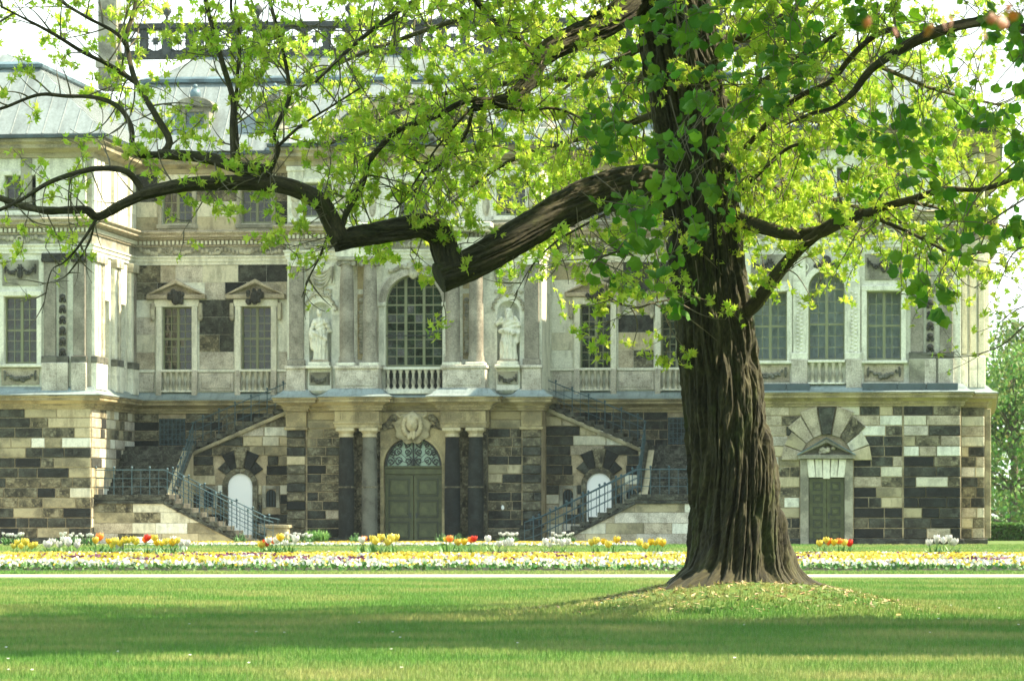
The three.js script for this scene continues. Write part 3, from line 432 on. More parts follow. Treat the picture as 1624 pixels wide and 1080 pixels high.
// --- centre risalit, upper storey
colU.forEach((u, i) => {
  const h = 4.2, c = mesh('column', [lathe(colLow(h).map(p => [p[0] * 0.93, p[1]]), 28).translate(u, 7.08, 0.78)], M.column, palace);
  mesh('base', [cbox(u - 0.38, u + 0.38, 7.02, 7.14, 0.4, 1.16)], M.trim, c);
  const k = [cbox(u - 0.36, u + 0.36, 11.18, 11.3, 0.42, 1.14), lathe([[0.25, 11.0], [0.32, 11.06], [0.32, 11.12], [0.27, 11.18]], 20).translate(u, 0, 0.78)]; for (const s of [-1, 1]) k.push(new THREE.CylinderGeometry(0.11, 0.11, 0.5, 14).rotateX(Math.PI / 2).translate(u + s * 0.29, 11.07, 0.78), new THREE.TorusGeometry(0.08, 0.02, 6, 14).translate(u + s * 0.29, 11.07, 1.04));
  mesh('ionic_capital', k, M.sooty, c);
});
for (const s of [-1, 1]) {
  const ab = (a, b) => [Math.min(s * a, s * b), Math.max(s * a, s * b)];
  mesh('column_pedestal', [cbox(...ab(1.28, 2.98), 6.02, 6.92, 0, 1.12), cbox(...ab(1.22, 3.04), 6.9, 7.03, 0, 1.2), cbox(...ab(1.22, 3.04), 5.95, 6.1, 0, 1.2), cbox(...ab(1.45, 2.8), 6.22, 6.8, 1.1, 1.15)], M.pale[0], palace);
  mesh('entablature_block', [cbox(...ab(1.25, 3.0), 11.31, 11.66, 0.02, 1.1), cbox(...ab(1.25, 3.0), 11.66, 12.06, 0.02, 1.06), cbox(...ab(1.12, 3.12), 12.3, 12.44, 0.02, 1.3), cbox(...ab(1.0, 3.24), 12.44, 12.64, 0.02, 1.45)], M.trim, palace);
  mesh('carved_strip', [...Array(15).keys()].map(i => ball(s * 2.11 + (rC() - 0.5) * 0.06, 7.6 + i * 0.13, 0.06, 0.1, 0.085, 0.06, 7)).concat([ball(s * 2.11, 9.65, 0.08, 0.11, 0.1, 0.08)]), M.sooty, palace);
  mesh('pier_panel', [cbox(...ab(1.95, 2.27), 7.3, 9.9, 0, 0.045, 0.015), cbox(...ab(1.95, 2.27), 10.1, 11.0, 0, 0.045, 0.015)], M.ochre, palace);
  // outer pilaster with its pedestal
  mesh('pilaster', [cbox(...ab(4.42, 5.0), 7.3, 11.0, 0, 0.18), cbox(...ab(4.36, 5.06), 7.05, 7.3, 0, 0.26)], M.column, palace); mesh('pilaster_capital', [cbox(...ab(4.36, 5.06), 11.0, 11.3, 0, 0.26)], M.trim, palace);
  mesh('pilaster_pedestal', [cbox(...ab(4.34, 5.1), 6.0, 6.95, 0, 0.3), cbox(...ab(4.28, 5.16), 6.93, 7.05, 0, 0.38), cbox(...ab(4.28, 5.16), 5.95, 6.1, 0, 0.38)], M.pale[0], palace);
  // niche bay
  const u = s * 3.77;
  const nf = new Faces(), NR = 0.45, N = 14, P = (a, y) => [u + Math.cos(a) * NR, y, -Math.sin(a) * NR * 0.95];
  for (let i = 0; i < N; i++) { const a0 = Math.PI * i / N, a1 = Math.PI * (i + 1) / N; nf.q(P(a0, 7.1), P(a0, 9.15), P(a1, 9.15), P(a1, 7.1)); for (let j = 0; j < 8; j++) { const e0 = Math.PI / 2 * j / 8, e1 = Math.PI / 2 * (j + 1) / 8, Q = (a, e) => [u + Math.cos(a) * Math.cos(e) * NR, 9.15 + Math.sin(e) * NR, -Math.sin(a) * Math.cos(e) * NR * 0.95]; nf.q(Q(a0, e0), Q(a0, e1), Q(a1, e1), Q(a1, e0)); } }
  mesh('niche', [nf.geo()], M.plaster, palace);
  mesh('niche_floor', [box(u - 0.46, u + 0.46, 7.0, 7.1, -0.5, 0.0)], M.trim, palace);
  mesh('niche_plinth', [cbox(u - 0.42, u + 0.42, 7.06, 7.2, -0.3, 0.42), cbox(u - 0.5, u + 0.5, 6.94, 7.06, 0, 0.5)], M.trim, palace);
  mesh('niche_dado', [cbox(u - 0.48, u + 0.48, 6.0, 6.94, 0, 0.16), lathe([[0.1, 5.86], [0.4, 5.95], [0.5, 6.06]], 16).translate(u, 0, 0.06)], M.pale[1], palace);
  const k = mesh('garland_panel', [cbox(u - 0.42, u + 0.42, 6.28, 6.8, 0.15, 0.18, 0.01)], M.sooty, palace); mesh('garland', swag(front(0.17), u, 6.66, 0.66, 0.24, 0.09, rC), M.sootier, k);
  const vine = []; for (let i = 0; i < 46; i++) { const a = Math.PI * i / 45, q = 0.56 + rC() * 0.12; vine.push(ball(u + Math.cos(a) * q, 9.25 + Math.sin(a) * q * 1.05, 0.05, 0.05, 0.045, 0.04, 6)); } for (let i = 0; i < 30; i++) { const x = (rC() - 0.5) * 1.1; vine.push(ball(u + x, 9.95 + (rC() - 0.2) * 0.25 - Math.abs(x) * 0.15, 0.05, 0.05, 0.04, 0.04, 6)); }
  mesh('vine_relief', vine, M.carved, palace);
  const dp = []; for (let j = 0; j < 5; j++) { const p = []; for (let i = 0; i <= 12; i++) { const t = i / 12 * 2 - 1; p.push(V(u + t * 0.46, 10.98 - j * 0.06 - (0.22 + j * 0.09) * (1 - t * t), 0.09)); } dp.push(tube(p, 0.045, 6)); } for (const q of [-1, 1]) dp.push(tube([V(u + q * 0.48, 11.0, 0.09), V(u + q * 0.5, 10.6, 0.08), V(u + q * 0.45, 10.35, 0.07)], [0.07, 0.06, 0.03], 6));
  mesh('drapery_relief', dp, M.carved, palace); mesh('drapery_panel', [cbox(u - 0.58, u + 0.58, 10.3, 11.1, 0, 0.045, 0.01)], M.trim, palace);
}
{ // arch surround and crowning mask
  const f = []; const N = 24; for (const [r0, r1, n] of [[1.15, 1.3, 0.16], [1.3, 1.42, 0.12]]) for (let i = 0; i < N; i++) { const a0 = Math.PI * i / N, a1 = Math.PI * (i + 1) / N, P = (a, r) => [Math.cos(a) * r, 9.5 + Math.sin(a) * r]; f.push(slabGeo(FC, [P(a0, r0), P(a0, r1), P(a1, r1), P(a1, r0)], 0, n, 0.004)); }
  mesh('arch_moulding', f, M.pale[0], palace);
  mesh('impost', [cbox(-1.42, -1.15, 7.05, 9.5, 0, 0.14), cbox(1.15, 1.42, 7.05, 9.5, 0, 0.14), cbox(-1.46, -1.12, 9.4, 9.56, 0, 0.2), cbox(1.12, 1.46, 9.4, 9.56, 0, 0.2)], M.trim, palace);
  const k = [ball(0, 10.72, 0.2, 0.2, 0.26, 0.16, 12), ball(0, 10.95, 0.16, 0.3, 0.14, 0.14, 10), ball(0, 10.66, 0.36, 0.04, 0.07, 0.04, 6)]; for (let i = 0; i < 26; i++) { const t = (i / 25 - 0.5) * 2; k.push(ball(t * 0.95, 11.08 - 0.25 * Math.abs(t) + (rC() - 0.5) * 0.1, 0.1, 0.09, 0.08, 0.07, 7)); } mesh('crowning_mask', k, M.carved, palace);
  balustrade(FC, -1.14, 1.14, 6.12, 9, 0.22);
  mesh('balcony_kerb', [cbox(-1.22, 1.22, 5.92, 6.06, 0, 0.45)], M.trim, palace);
  mesh('tie_rod', [tube([V(-1.15, 8.25, -0.12), V(1.15, 8.25, -0.12)], 0.022, 6)], M.ironDark, palace);
}
// mezzanine of the risalit: strips and carved terms between the windows
for (const u of [-4.75, -2.9, -1.65, 1.65, 2.9, 4.75]) { const g = mesh('mezzanine_pilaster', [cbox(u - 0.3, u + 0.3, 12.75, 14.95, 0, 0.14), cbox(u - 0.36, u + 0.36, 14.8, 15.0, 0, 0.2)], M.trim, palace); mesh('carved_term', [ball(u, 14.2, 0.2, 0.16, 0.2, 0.12), ball(u, 13.8, 0.18, 0.2, 0.28, 0.1), ball(u, 13.35, 0.16, 0.15, 0.4, 0.09)], M.carved, g); }
for (const u of [-3.9, 0, 3.9]) mesh('mezzanine_surround', [cbox(u - 0.78, u - 0.6, 12.8, 14.5, 0, 0.08), cbox(u + 0.6, u + 0.78, 12.8, 14.5, 0, 0.08), cbox(u - 0.78, u + 0.78, 14.34, 14.52, 0, 0.1), cbox(u - 0.83, u + 0.83, 12.78, 12.95, 0, 0.14)], M.trim, palace);

// --- wings: pilasters, garlands, surrounds, doors
for (const [side, us] of [['R', [13.05, 15.5, 17.56, 19.95, 20.45, 21.05]], ['L', [-12.45, -13.1, -13.62, -16, -17.4]]]) us.forEach((u, i) => {
  const slim = (side === 'R' && i === 4) || (side === 'L' && i === 1), hw = slim ? 0.16 : 0.24, mat = slim ? M.sooty : (side === 'R' && i > 0 && i < 3) ? M.trim : M.column;
  const p = mesh('pilaster', [cbox(u - hw, u + hw, 7.3, 10.95, WG, WG + 0.13)], mat, palace);
  mesh('pilaster_base', [cbox(u - hw - 0.07, u + hw + 0.07, 7.04, 7.3, WG, WG + 0.22)], side === 'L' || i > 2 ? M.sootier : M.trim, p); mesh('pilaster_capital', [cbox(u - hw - 0.07, u + hw + 0.07, 10.95, 11.3, WG, WG + 0.22), ball(u - hw, 11.05, WG + 0.2, 0.09), ball(u + hw, 11.05, WG + 0.2, 0.09)], side === 'L' ? M.carvedDark : M.trim, p);
  mesh('pedestal', [cbox(u - hw - 0.06, u + hw + 0.06, 5.95, 7.05, WG, WG + 0.24)], i === 3 && side === 'R' ? M.sooty : M.pale[0], p);
  if (slim || (side === 'R' && i > 0 && i < 3)) mesh('drop_garland', [...Array(slim ? 6 : 16).keys()].flatMap(k => { const y = 9.6 - k * (slim ? 0.42 : 0.15); return slim ? [ball(u, y, WG + 0.17, 0.13, 0.11, 0.09), ball(u - 0.08, y - 0.14, WG + 0.16, 0.07, 0.09, 0.07), ball(u + 0.08, y - 0.14, WG + 0.16, 0.07, 0.09, 0.07)] : [ball(u - 0.07, y, WG + 0.14, 0.06, 0.05, 0.03, 6), ball(u + 0.07, y - 0.06, WG + 0.14, 0.06, 0.05, 0.03, 6)]; }), slim ? M.carvedDark : M.trim, p);
});
for (const [side, L] of Object.entries(wingWin)) {
  L.forEach((u, i) => {
    const hw = i === 1 ? 0.69 : 0.65, g = mesh('window_surround', [cbox(u - hw - 0.2, u - hw, 7.0, i === 1 ? 9.75 : 9.64, WG, WG + 0.09), cbox(u + hw, u + hw + 0.2, 7.0, i === 1 ? 9.75 : 9.64, WG, WG + 0.09), ...(i === 1 ? [] : [cbox(u - hw - 0.2, u + hw + 0.2, 9.64, 9.84, WG, WG + 0.1)])], M.trim, palace);
    if (i === 1) { const f = [], N = 20; for (let k = 0; k < N; k++) { const a0 = Math.PI * k / N, a1 = Math.PI * (k + 1) / N, P = (a, r) => [u + Math.cos(a) * r, 9.75 + Math.sin(a) * r]; f.push(slabGeo(FW, [P(a0, hw), P(a0, hw + 0.2), P(a1, hw + 0.2), P(a1, hw)], 0, 0.12, 0.004)); } mesh('arch_moulding', f, M.trim, g); mesh('crowning_mask', [ball(u, 10.72, WG + 0.16, 0.2, 0.28, 0.16), ...[-1, 1].map(s => ball(u + s * 0.3, 10.6, WG + 0.1, 0.2, 0.12, 0.08))], M.carvedDark, g);
      for (const s of [-1, 1]) mesh('roundel', [new THREE.TorusGeometry(0.16, 0.035, 8, 20).translate(u + s * 0.85, 10.55, WG + 0.05)], M.trim, g);
      balustrade(FW, u - 0.66, u + 0.66, 6.16, 5, 0.12); }
    else { mesh('apron_panel', [cbox(u - 0.75, u + 0.75, 6.2, 6.85, WG, WG + 0.05, 0.01)], M.cream[0], g); mesh('garland', swag(front(WG + 0.05), u, 6.7, 1.2, 0.3, 0.11, rC), M.sootier, g); mesh('sill', [cbox(u - 0.9, u + 0.9, 6.88, 7.0, WG, WG + 0.2)], M.trim, g);
      const r = mesh('drapery_panel', [cbox(u - 0.72, u + 0.72, 10.05, 11.05, WG, WG + 0.04, 0.01)], M.sooty, g); mesh('drapery_relief', [...swag(front(WG + 0.04), u - 0.32, 10.85, 0.56, 0.3, 0.08, rC), ...swag(front(WG + 0.04), u + 0.32, 10.85, 0.56, 0.3, 0.08, rC), ball(u, 10.5, WG + 0.1, 0.12, 0.18, 0.08)], M.carvedDark, r); }
    mesh('mezzanine_surround', [cbox(u - 0.8, u - 0.62, 12.8, 14.5, WG, WG + 0.08), cbox(u + 0.62, u + 0.8, 12.8, 14.5, WG, WG + 0.08), cbox(u - 0.8, u + 0.8, 14.34, 14.52, WG, WG + 0.1), cbox(u - 0.85, u + 0.85, 12.78, 12.95, WG, WG + 0.14)], M.trim, g);
  });
  for (let k = 0; k < 8; k++) { const s = side === 'R' ? 1 : -1; if (k < 5) mesh('mezzanine_pilaster', [cbox(s * (12.4 + k * 2.15) - 0.22, s * (12.4 + k * 2.15) + 0.22, 12.75, 15.0, WG, WG + 0.12)], k % 2 ? M.sooty : M.trim, palace); }
}
for (const [a, b] of [[12.1, 13.4], [13.42, 15.0], [15.02, 15.9], [17.9, 19.2], [19.22, 20.3], [20.32, 21.5]]) mesh('slate_slab', [cbox(a, b, 5.84, 6.12, WG + 0.05, WG + 0.42, 0.015)], M.leadDark, palace);
// lit flank of the left wing: pilasters and panels in profile
for (const [s, m] of [[-4.55, M.trim], [-3.9, M.trim], [-3.2, M.carved], [-0.9, M.trim], [-0.2, M.carved], [2.2, M.trim], [2.8, M.column]]) { const p = mesh('flank_pilaster', [cbox(-12, -11.84, 7.3, 10.95, -s - 0.22, -s + 0.22)], m, palace); mesh('pilaster_base', [cbox(-12, -11.74, 7.04, 7.3, -s - 0.29, -s + 0.29)], M.sootier, p); mesh('pilaster_capital', [cbox(-12, -11.74, 10.95, 11.3, -s - 0.29, -s + 0.29)], M.carved, p); mesh('pedestal', [cbox(-12, -11.76, 6.0, 7.04, -s - 0.27, -s + 0.27)], M.trim, p); mesh('mezzanine_pilaster', [cbox(-12, -11.86, 12.75, 15.0, -s - 0.22, -s + 0.22)], M.trim, p); }
// stepped flank of the right wing: coupled pilasters beyond the corner
for (const [u0, u1, z] of [[21.62, 21.85, 3.2], [21.95, 22.2, 3.2], [22.28, 22.5, 3.2]]) { mesh('corner_pilaster', [cbox(u0, u1, 7.3, 11.0, z, z + 0.14)], M.cream[1], palace); mesh('corner_pilaster', [cbox(u0, u1, 12.75, 15.0, z, z + 0.14)], M.trim, palace); mesh('pedestal', [cbox(u0 - 0.03, u1 + 0.03, 6.0, 7.2, z, z + 0.22)], M.trim, palace); }
for (const z of [2.6, 1.4, -0.5]) { mesh('corner_pilaster', [cbox(22.5, 22.68, 7.3, 11.2, z - 0.3, z + 0.3)], M.trim, palace); mesh('pedestal', [cbox(22.5, 22.74, 0.24, 5.2, z - 0.4, z + 0.4)], M.tan[0], palace); }
{ // door of the right wing
  const d = new THREE.Group(); d.name = 'wing_door'; palace.add(d); const z = WG + 0.08;
  mesh('jamb', [cbox(DU - 1.0, DU - 0.68, 0, 3.25, WG, WG + 0.2)], M.sooty, d); mesh('jamb', [cbox(DU + 0.68, DU + 1.0, 0, 3.25, WG, WG + 0.2)], M.sooty, d);
  for (let i = 0; i < 5; i++) { const a = DU - 0.68 + i * 0.272, k = (i - 2) * 0.035; mesh('lintel_stone', std(slabGeo(FW, [[a + 0.004 - k * 0, 2.56 - (i === 2 ? 0.05 : 0)], [a + 0.268, 2.56 - (i === 2 ? 0.05 : 0)], [a + 0.268 + k + 0.0, 3.25], [a + 0.004 + k, 3.25]], 0, 0.22 + (i % 2 ? 0 : 0.03), 0.012)), M.ivory, d); }
  mesh('pediment', gable(FW, DU, 3.42, 1.08, 0.62, 0.0, 0.42, 0.16), M.sooty, d); mesh('pediment_roof', [slabGeo(FW, [[DU - 1.12, 3.42], [DU - 1.08, 3.40], [DU, 4.05], [DU, 4.08]], 0, 0.46, 0.004), slabGeo(FW, [[DU + 1.08, 3.40], [DU + 1.12, 3.42], [DU, 4.08], [DU, 4.05]], 0, 0.46, 0.004)], M.roofEdge, d);
  mesh('coat_of_arms', [...Array(14).keys()].map(i => ball(DU + (rC() - 0.5) * 0.55, 3.58 + (rC() - 0.5) * 0.2, WG + 0.2, 0.09, 0.07, 0.1, 7)), M.carved, d);
  mesh('reveal_shade', [box(DU - 0.68, DU + 0.68, 0, 2.56, WG, WG + 0.015)], M.hole, d);  // near-black sheet, shade of the door gap painted in
  doorLeaf(d, DU - 0.665, DU - 0.005, 0.02, 2.53, z, 1, 5); doorLeaf(d, DU + 0.005, DU + 0.665, 0.02, 2.53, z, 1, 5);
  mesh('handle', [box(DU + 0.06, DU + 0.1, 1.0, 1.22, z, z + 0.02), cbox(DU + 0.07, DU + 0.2, 1.15, 1.18, z + 0.03, z + 0.06, 0.005)], M.ironDark, d);
}
for (const s of [-1, 1]) { // grated windows low in the recess
  const u = s * 10.4, g = new THREE.Group(); g.name = 'grated_window'; palace.add(g); mesh('opening_shade', [box(u - 0.55, u + 0.55, 3.95, 5.05, RC - 0.0, RC + 0.012)], M.roomGrey, g);  // flat sheet on the wall, shade behind the grate put into its colour
  const L = []; for (let i = 0; i < 7; i++) L.push(box(u - 0.5 + i / 6 - 0.012, u - 0.5 + i / 6 + 0.012, 3.95, 5.05, RC + 0.05, RC + 0.075)); for (let i = 0; i < 6; i++) L.push(box(u - 0.54, u + 0.54, 4.0 + i * 0.2, 4.025 + i * 0.2, RC + 0.046, RC + 0.071)); mesh('grate', L, M.iron, g);
}
mesh('wall_plaque', [ball(3.55, 1.42, 0.07, 0.06, 0.1, 0.02, 12)], M.whiteDoor, palace);

// --- roofs
function hipRoof(name, u0, u1, w0, w1, y0, levels) {                     // levels: [inset, y]
  const g = new THREE.Group(); g.name = name; palace.add(g); let pr = [0, y0];
  levels.forEach(([i, y], k) => {
    const R = q => [[u0 + q, w1 - q], [u1 - q, w1 - q], [u1 - q, w0 + q], [u0 + q, w0 + q]], A = R(pr[0]), B = R(i);
    for (let e = 0; e < 4; e++) { const a = A[e], b = A[(e + 1) % 4], c = B[(e + 1) % 4], d = B[e]; mesh('roof_slope', [new Faces().q([a[0], pr[1], a[1]], [b[0], pr[1], b[1]], [c[0], y, c[1]], [d[0], y, d[1]]).geo()], M.roof, g);
      if (e === 0 || e === 1) { const n = Math.round(Math.hypot(b[0] - a[0], b[1] - a[1]) / 0.62), L = []; for (let s = 1; s < n; s++) { const P = t => V(lerp(a[0], b[0], t), pr[1] + 0.012, lerp(a[1], b[1], t)); const dn = e === 0 ? V(0, y - pr[1], -(i - pr[0])) : V(-(i - pr[0]), y - pr[1], 0); const p = P(s / n); const maxT = Math.min(1, (e === 0 ? Math.min(p.x - a[0], b[0] - p.x) : Math.min(a[1] - p.z, p.z - b[1])) / (i - pr[0] + 1e-6)); L.push(tube([p, p.clone().addScaledVector(dn, Math.max(0.02, maxT))], 0.022, 4, false)); } for (const l of L.slice(0, 90)) mesh('standing_seam', std(l), M.roof, g); } }
    if (k < levels.length - 1) mesh('roof_break', [sweep([[u0 + i, w1 - i], [u1 - i, w1 - i], [u1 - i, w0 + i], [u0 + i, w0 + i]].reverse().map(p => p), [[-0.1, y - 0.12], [-0.26, y - 0.05], [-0.26, y + 0.08], [0, y + 0.2]], true)], M.roofEdge, g);
    else mesh('roof_top', [box(u0 + i, u1 - i, y - 0.05, y, w0 + i, w1 - i)], M.roofEdge, g);
    pr = [i, y];
  }); return g;
}
hipRoof('main_roof', -15.7, 15.7, -20.4, RC + 0.55, 15.9, [[3.6, 19.1], [5.4, 20.3]]);
hipRoof('wing_roof', -23.2, -11.3, -14, WG + 0.6, 15.9, [[3.5, 18.9], [5.2, 19.6]]);
hipRoof('wing_roof', 11.3, 23.2, -14, WG + 0.6, 15.9, [[3.5, 18.9], [5.2, 19.6]]);
{ // risalit roof and segmental gable
  const g = new THREE.Group(); g.name = 'centre_gable'; palace.add(g);
  const R = 4.6, cy = 13.15, a0 = Math.acos(3.85 / R), N = 26, P = (a, r) => [Math.cos(a) * r, cy + Math.sin(a) * r], L = [];
  for (let i = 0; i < N; i++) { const a = a0 + (Math.PI - 2 * a0) * i / N, b = a0 + (Math.PI - 2 * a0) * (i + 1) / N; L.push(slabGeo(FC, [P(a, R - 0.3), P(a, R), P(b, R), P(b, R - 0.3)], -6, 0.55, 0.01)); }
  mesh('arched_cornice', L, M.tan[1], g);
  const roofL = []; for (let i = 0; i < N; i++) { const a = a0 + (Math.PI - 2 * a0) * i / N, b = a0 + (Math.PI - 2 * a0) * (i + 1) / N; roofL.push(slabGeo(FC, [P(a, R + 0.004), P(a, R + 0.07), P(b, R + 0.07), P(b, R + 0.004)], -6, 0.62, 0.005)); } mesh('arched_roof', roofL, M.leadDark, g);
  const t = [[-3.85, 15.9], [3.85, 15.9]]; for (let i = 0; i <= 20; i++) { const a = a0 + (Math.PI - 2 * a0) * i / 20; t.push(P(a, R - 0.28)); } mesh('tympanum', [slabGeo(FC, t, -0.4, 0.05, 0.01)], M.sootier, g);
  const c = []; for (let i = 0; i < 40; i++) { const x = (rC() - 0.5) * 4.6, q = 16.05 + rC() * 1.1 * (1 - Math.abs(x) / 3.4); c.push(ball(x, q, 0.12, 0.16 + rC() * 0.14, 0.14 + rC() * 0.12, 0.12, 8)); } c.push(ball(0, 16.75, 0.18, 0.42, 0.5, 0.16, 12)); mesh('tympanum_carving', c, M.sooty, g);
  mesh('risalit_roof', [new Faces().q([-5.6, 15.9, 0.5], [-3.6, 15.9, 0.5], [-3.6, 18.2, -4.8], [-5.6, 17.6, -4.8]).q([3.6, 15.9, 0.5], [5.6, 15.9, 0.5], [5.6, 17.6, -4.8], [3.6, 18.2, -4.8]).q([-5.6, 15.9, 0.5], [-5.6, 17.6, -4.8], [-5.6, 15.9, -4.8], [-5.6, 15.9, -4.0]).geo(), box(-5.6, 5.6, 15.85, 15.9, -4, 0.5)], M.roof, g);
}
function dormer(u, w, y) {
  const g = new THREE.Group(); g.name = 'dormer'; palace.add(g);
  mesh('cheek', [cbox(u - 0.62, u - 0.38, y, y + 1.5, w - 2, w), cbox(u + 0.38, u + 0.62, y, y + 1.5, w - 2, w), cbox(u - 0.38, u + 0.38, y, y + 0.3, w - 2, w - 0.02), cbox(u - 0.38, u + 0.38, y + 1.3, y + 1.5, w - 2, w - 0.02)], M.sooty, g);
  const L = [], N = 12; for (let i = 0; i < N; i++) { const a = Math.PI * i / N, b = Math.PI * (i + 1) / N, P = (q, r) => [u + Math.cos(q) * r, y + 1.5 + Math.sin(q) * r * 0.5]; L.push(slabGeo(front(w), [P(a, 0.1), P(a, 0.8), P(b, 0.8), P(b, 0.1)], -2, 0.16, 0.01)); } mesh('hood', L, M.sooty, g);
  mesh('finial', [ball(u, y + 2.05, w - 0.2, 0.24, 0.26, 0.24), ball(u, y + 2.36, w - 0.2, 0.1)], M.roofEdge, g);
  mesh('casement', [box(u - 0.38, u + 0.38, y + 0.3, y + 1.3, w - 0.22, w - 0.18)], new THREE.MeshPhysicalMaterial({ color: C(0.07, 0.11, 0.14), roughness: 0.1 }), g);
  mesh('glazing_bars', [box(u - 0.03, u + 0.03, y + 0.3, y + 1.3, w - 0.178, w - 0.14), box(u - 0.37, u + 0.37, y + 0.62, y + 0.65, w - 0.177, w - 0.15), box(u - 0.37, u + 0.37, y + 0.95, y + 0.98, w - 0.177, w - 0.15)], M.frameP, g);
}
for (const u of [-9.6, -6.3, 6.3, 9.6]) dormer(u, RC - 0.6, 16.3);
for (const u of [-16.75, 16.75]) dormer(u, WG - 0.7, 16.3);
for (const u of [-5.35, 5.35]) { const g = new THREE.Group(); g.name = 'roof_urn'; palace.add(g); mesh('urn', [lathe([[0.3, 0], [0.3, 0.15], [0.12, 0.25], [0.12, 0.4], [0.36, 0.75], [0.4, 1.0], [0.22, 1.15], [0.26, 1.25], [0.1, 1.45], [0.12, 1.6], [0.02, 1.75]], 18).translate(u, 16.4, -0.1)], M.sooty, g); mesh('urn_plinth', [cbox(u - 0.4, u + 0.4, 15.86, 16.42, -0.5, 0.3)], M.trim, g); }
{ // pierced balustrade round the flat of the roof
  const g = new THREE.Group(); g.name = 'roof_balustrade'; palace.add(g); const w = -8.3, y = 20.42;
  mesh('base_rail', [cbox(-10.6 - 3.1, 13.7, 20.28, y + 0.12, w - 0.2, w + 0.2)], M.railStone, g); mesh('top_rail', [cbox(-13.7, 13.7, y + 1.12, y + 1.36, w - 0.2, w + 0.2)], M.railStone, g);
  const sh = new THREE.Shape([[-0.36, 0], [0.36, 0], [0.36, 1], [-0.36, 1]].map(p => new THREE.Vector2(...p))), h = new THREE.Path(); const oct = [[-0.2, 0.16], [-0.1, 0.1], [0.1, 0.1], [0.2, 0.16], [0.33, 0.2], [0.29, 0.38], [0.33, 0.5], [0.29, 0.62], [0.33, 0.8], [0.2, 0.84], [0.1, 0.92], [-0.1, 0.92], [-0.2, 0.84], [-0.33, 0.8], [-0.29, 0.62], [-0.33, 0.5], [-0.29, 0.38], [-0.33, 0.2]]; oct.forEach((p, i) => i ? h.lineTo(...p) : h.moveTo(...p)); h.closePath(); sh.holes.push(h);
  const fl = new THREE.Shape(); for (let i = 0; i <= 48; i++) { const a = i / 48 * Math.PI * 2, q = 0.15 + 0.035 * Math.cos(a * 6); i ? fl.lineTo(Math.cos(a) * q, 0.5 + Math.sin(a) * q) : fl.moveTo(q, 0.5); }
  const pg = mergeGeometries([std(new THREE.ExtrudeGeometry(sh, { depth: 0.16, bevelEnabled: false })), std(new THREE.ExtrudeGeometry(fl, { depth: 0.12, bevelEnabled: false })), std(box(-0.34, 0.34, 0.485, 0.515, 0.03, 0.08)), std(box(-0.015, 0.015, 0.1, 0.9, 0.03, 0.08))]);
  const n = 28; for (let i = 0; i < n; i++) { const u = -13.6 + (i + 0.5) * 27.2 / n; const m = mesh('pierced_panel', pg, M.railStone, g); m.position.set(u, y + 0.12, w - 0.08); const p = mesh('post', [cbox(u + 0.36, u + 0.61, y + 0.12, y + 1.12, w - 0.14, w + 0.14)], M.railStone, g);
    if (i % 4 === 1) { mesh('pier', [cbox(u + 0.3, u + 0.68, 20.3, y + 1.42, w - 0.24, w + 0.24)], M.railStone, g); mesh('ball_finial', [lathe([[0.16, 0], [0.06, 0.12], [0.06, 0.22], [0.2, 0.4], [0.2, 0.52], [0.08, 0.66], [0.01, 0.7]], 14).translate(u + 0.485, y + 1.42, w)], M.railStone, g); } }
  for (const u of [-14.1, 14.1]) { const c = new THREE.Group(); c.name = 'chimney'; palace.add(c); mesh('stack', [cbox(u - 0.4, u + 0.4, 19.0, 23.6, w - 0.5, w + 0.5), cbox(u - 0.5, u + 0.5, 19.9, 20.2, w - 0.6, w + 0.6)], M.sooty, c); mesh('cap', [cbox(u - 0.55, u + 0.55, 23.3, 23.6, w - 0.65, w + 0.65)], M.dark[0], c); }
}

// ---------------------------------------------------------------- outside stairs (one thing on each side of the portal)
function railing(parent, path, o = {}) {                                  // path of [u, y, w] along the foot of the rail
  const pts = path.map(p => V(...p)), g = new THREE.Group(); g.name = 'railing'; parent.add(g);
  for (const h of [0.95, 0.62, 0.3]) mesh('rail', [tube(pts.map(p => p.clone().setY(p.y + h)), h > 0.9 ? 0.023 : 0.014, 5)], M.iron, g);
  let acc = 0, k = 0; const step = 0.355;
  for (let i = 0; i < pts.length - 1; i++) { const a = pts[i], b = pts[i + 1], L = a.distanceTo(b); let t = i === 0 ? 0 : step - acc; 
    while (t <= L) { const p = a.clone().lerp(b, t / L); const main = k % 2 === 0; const post = mesh(main ? 'post' : 'bar', [tube([V(p.x, p.y - 0.05, p.z), V(p.x, p.y + (main ? 1.0 : 0.95), p.z)], main ? 0.021 : 0.013, 5), ...(main ? [ball(p.x, p.y + 1.04, p.z, 0.05, 0.06, 0.05, 7)] : [])], M.iron, g); k++; acc = L - t; t += step; } }
  return g;
}
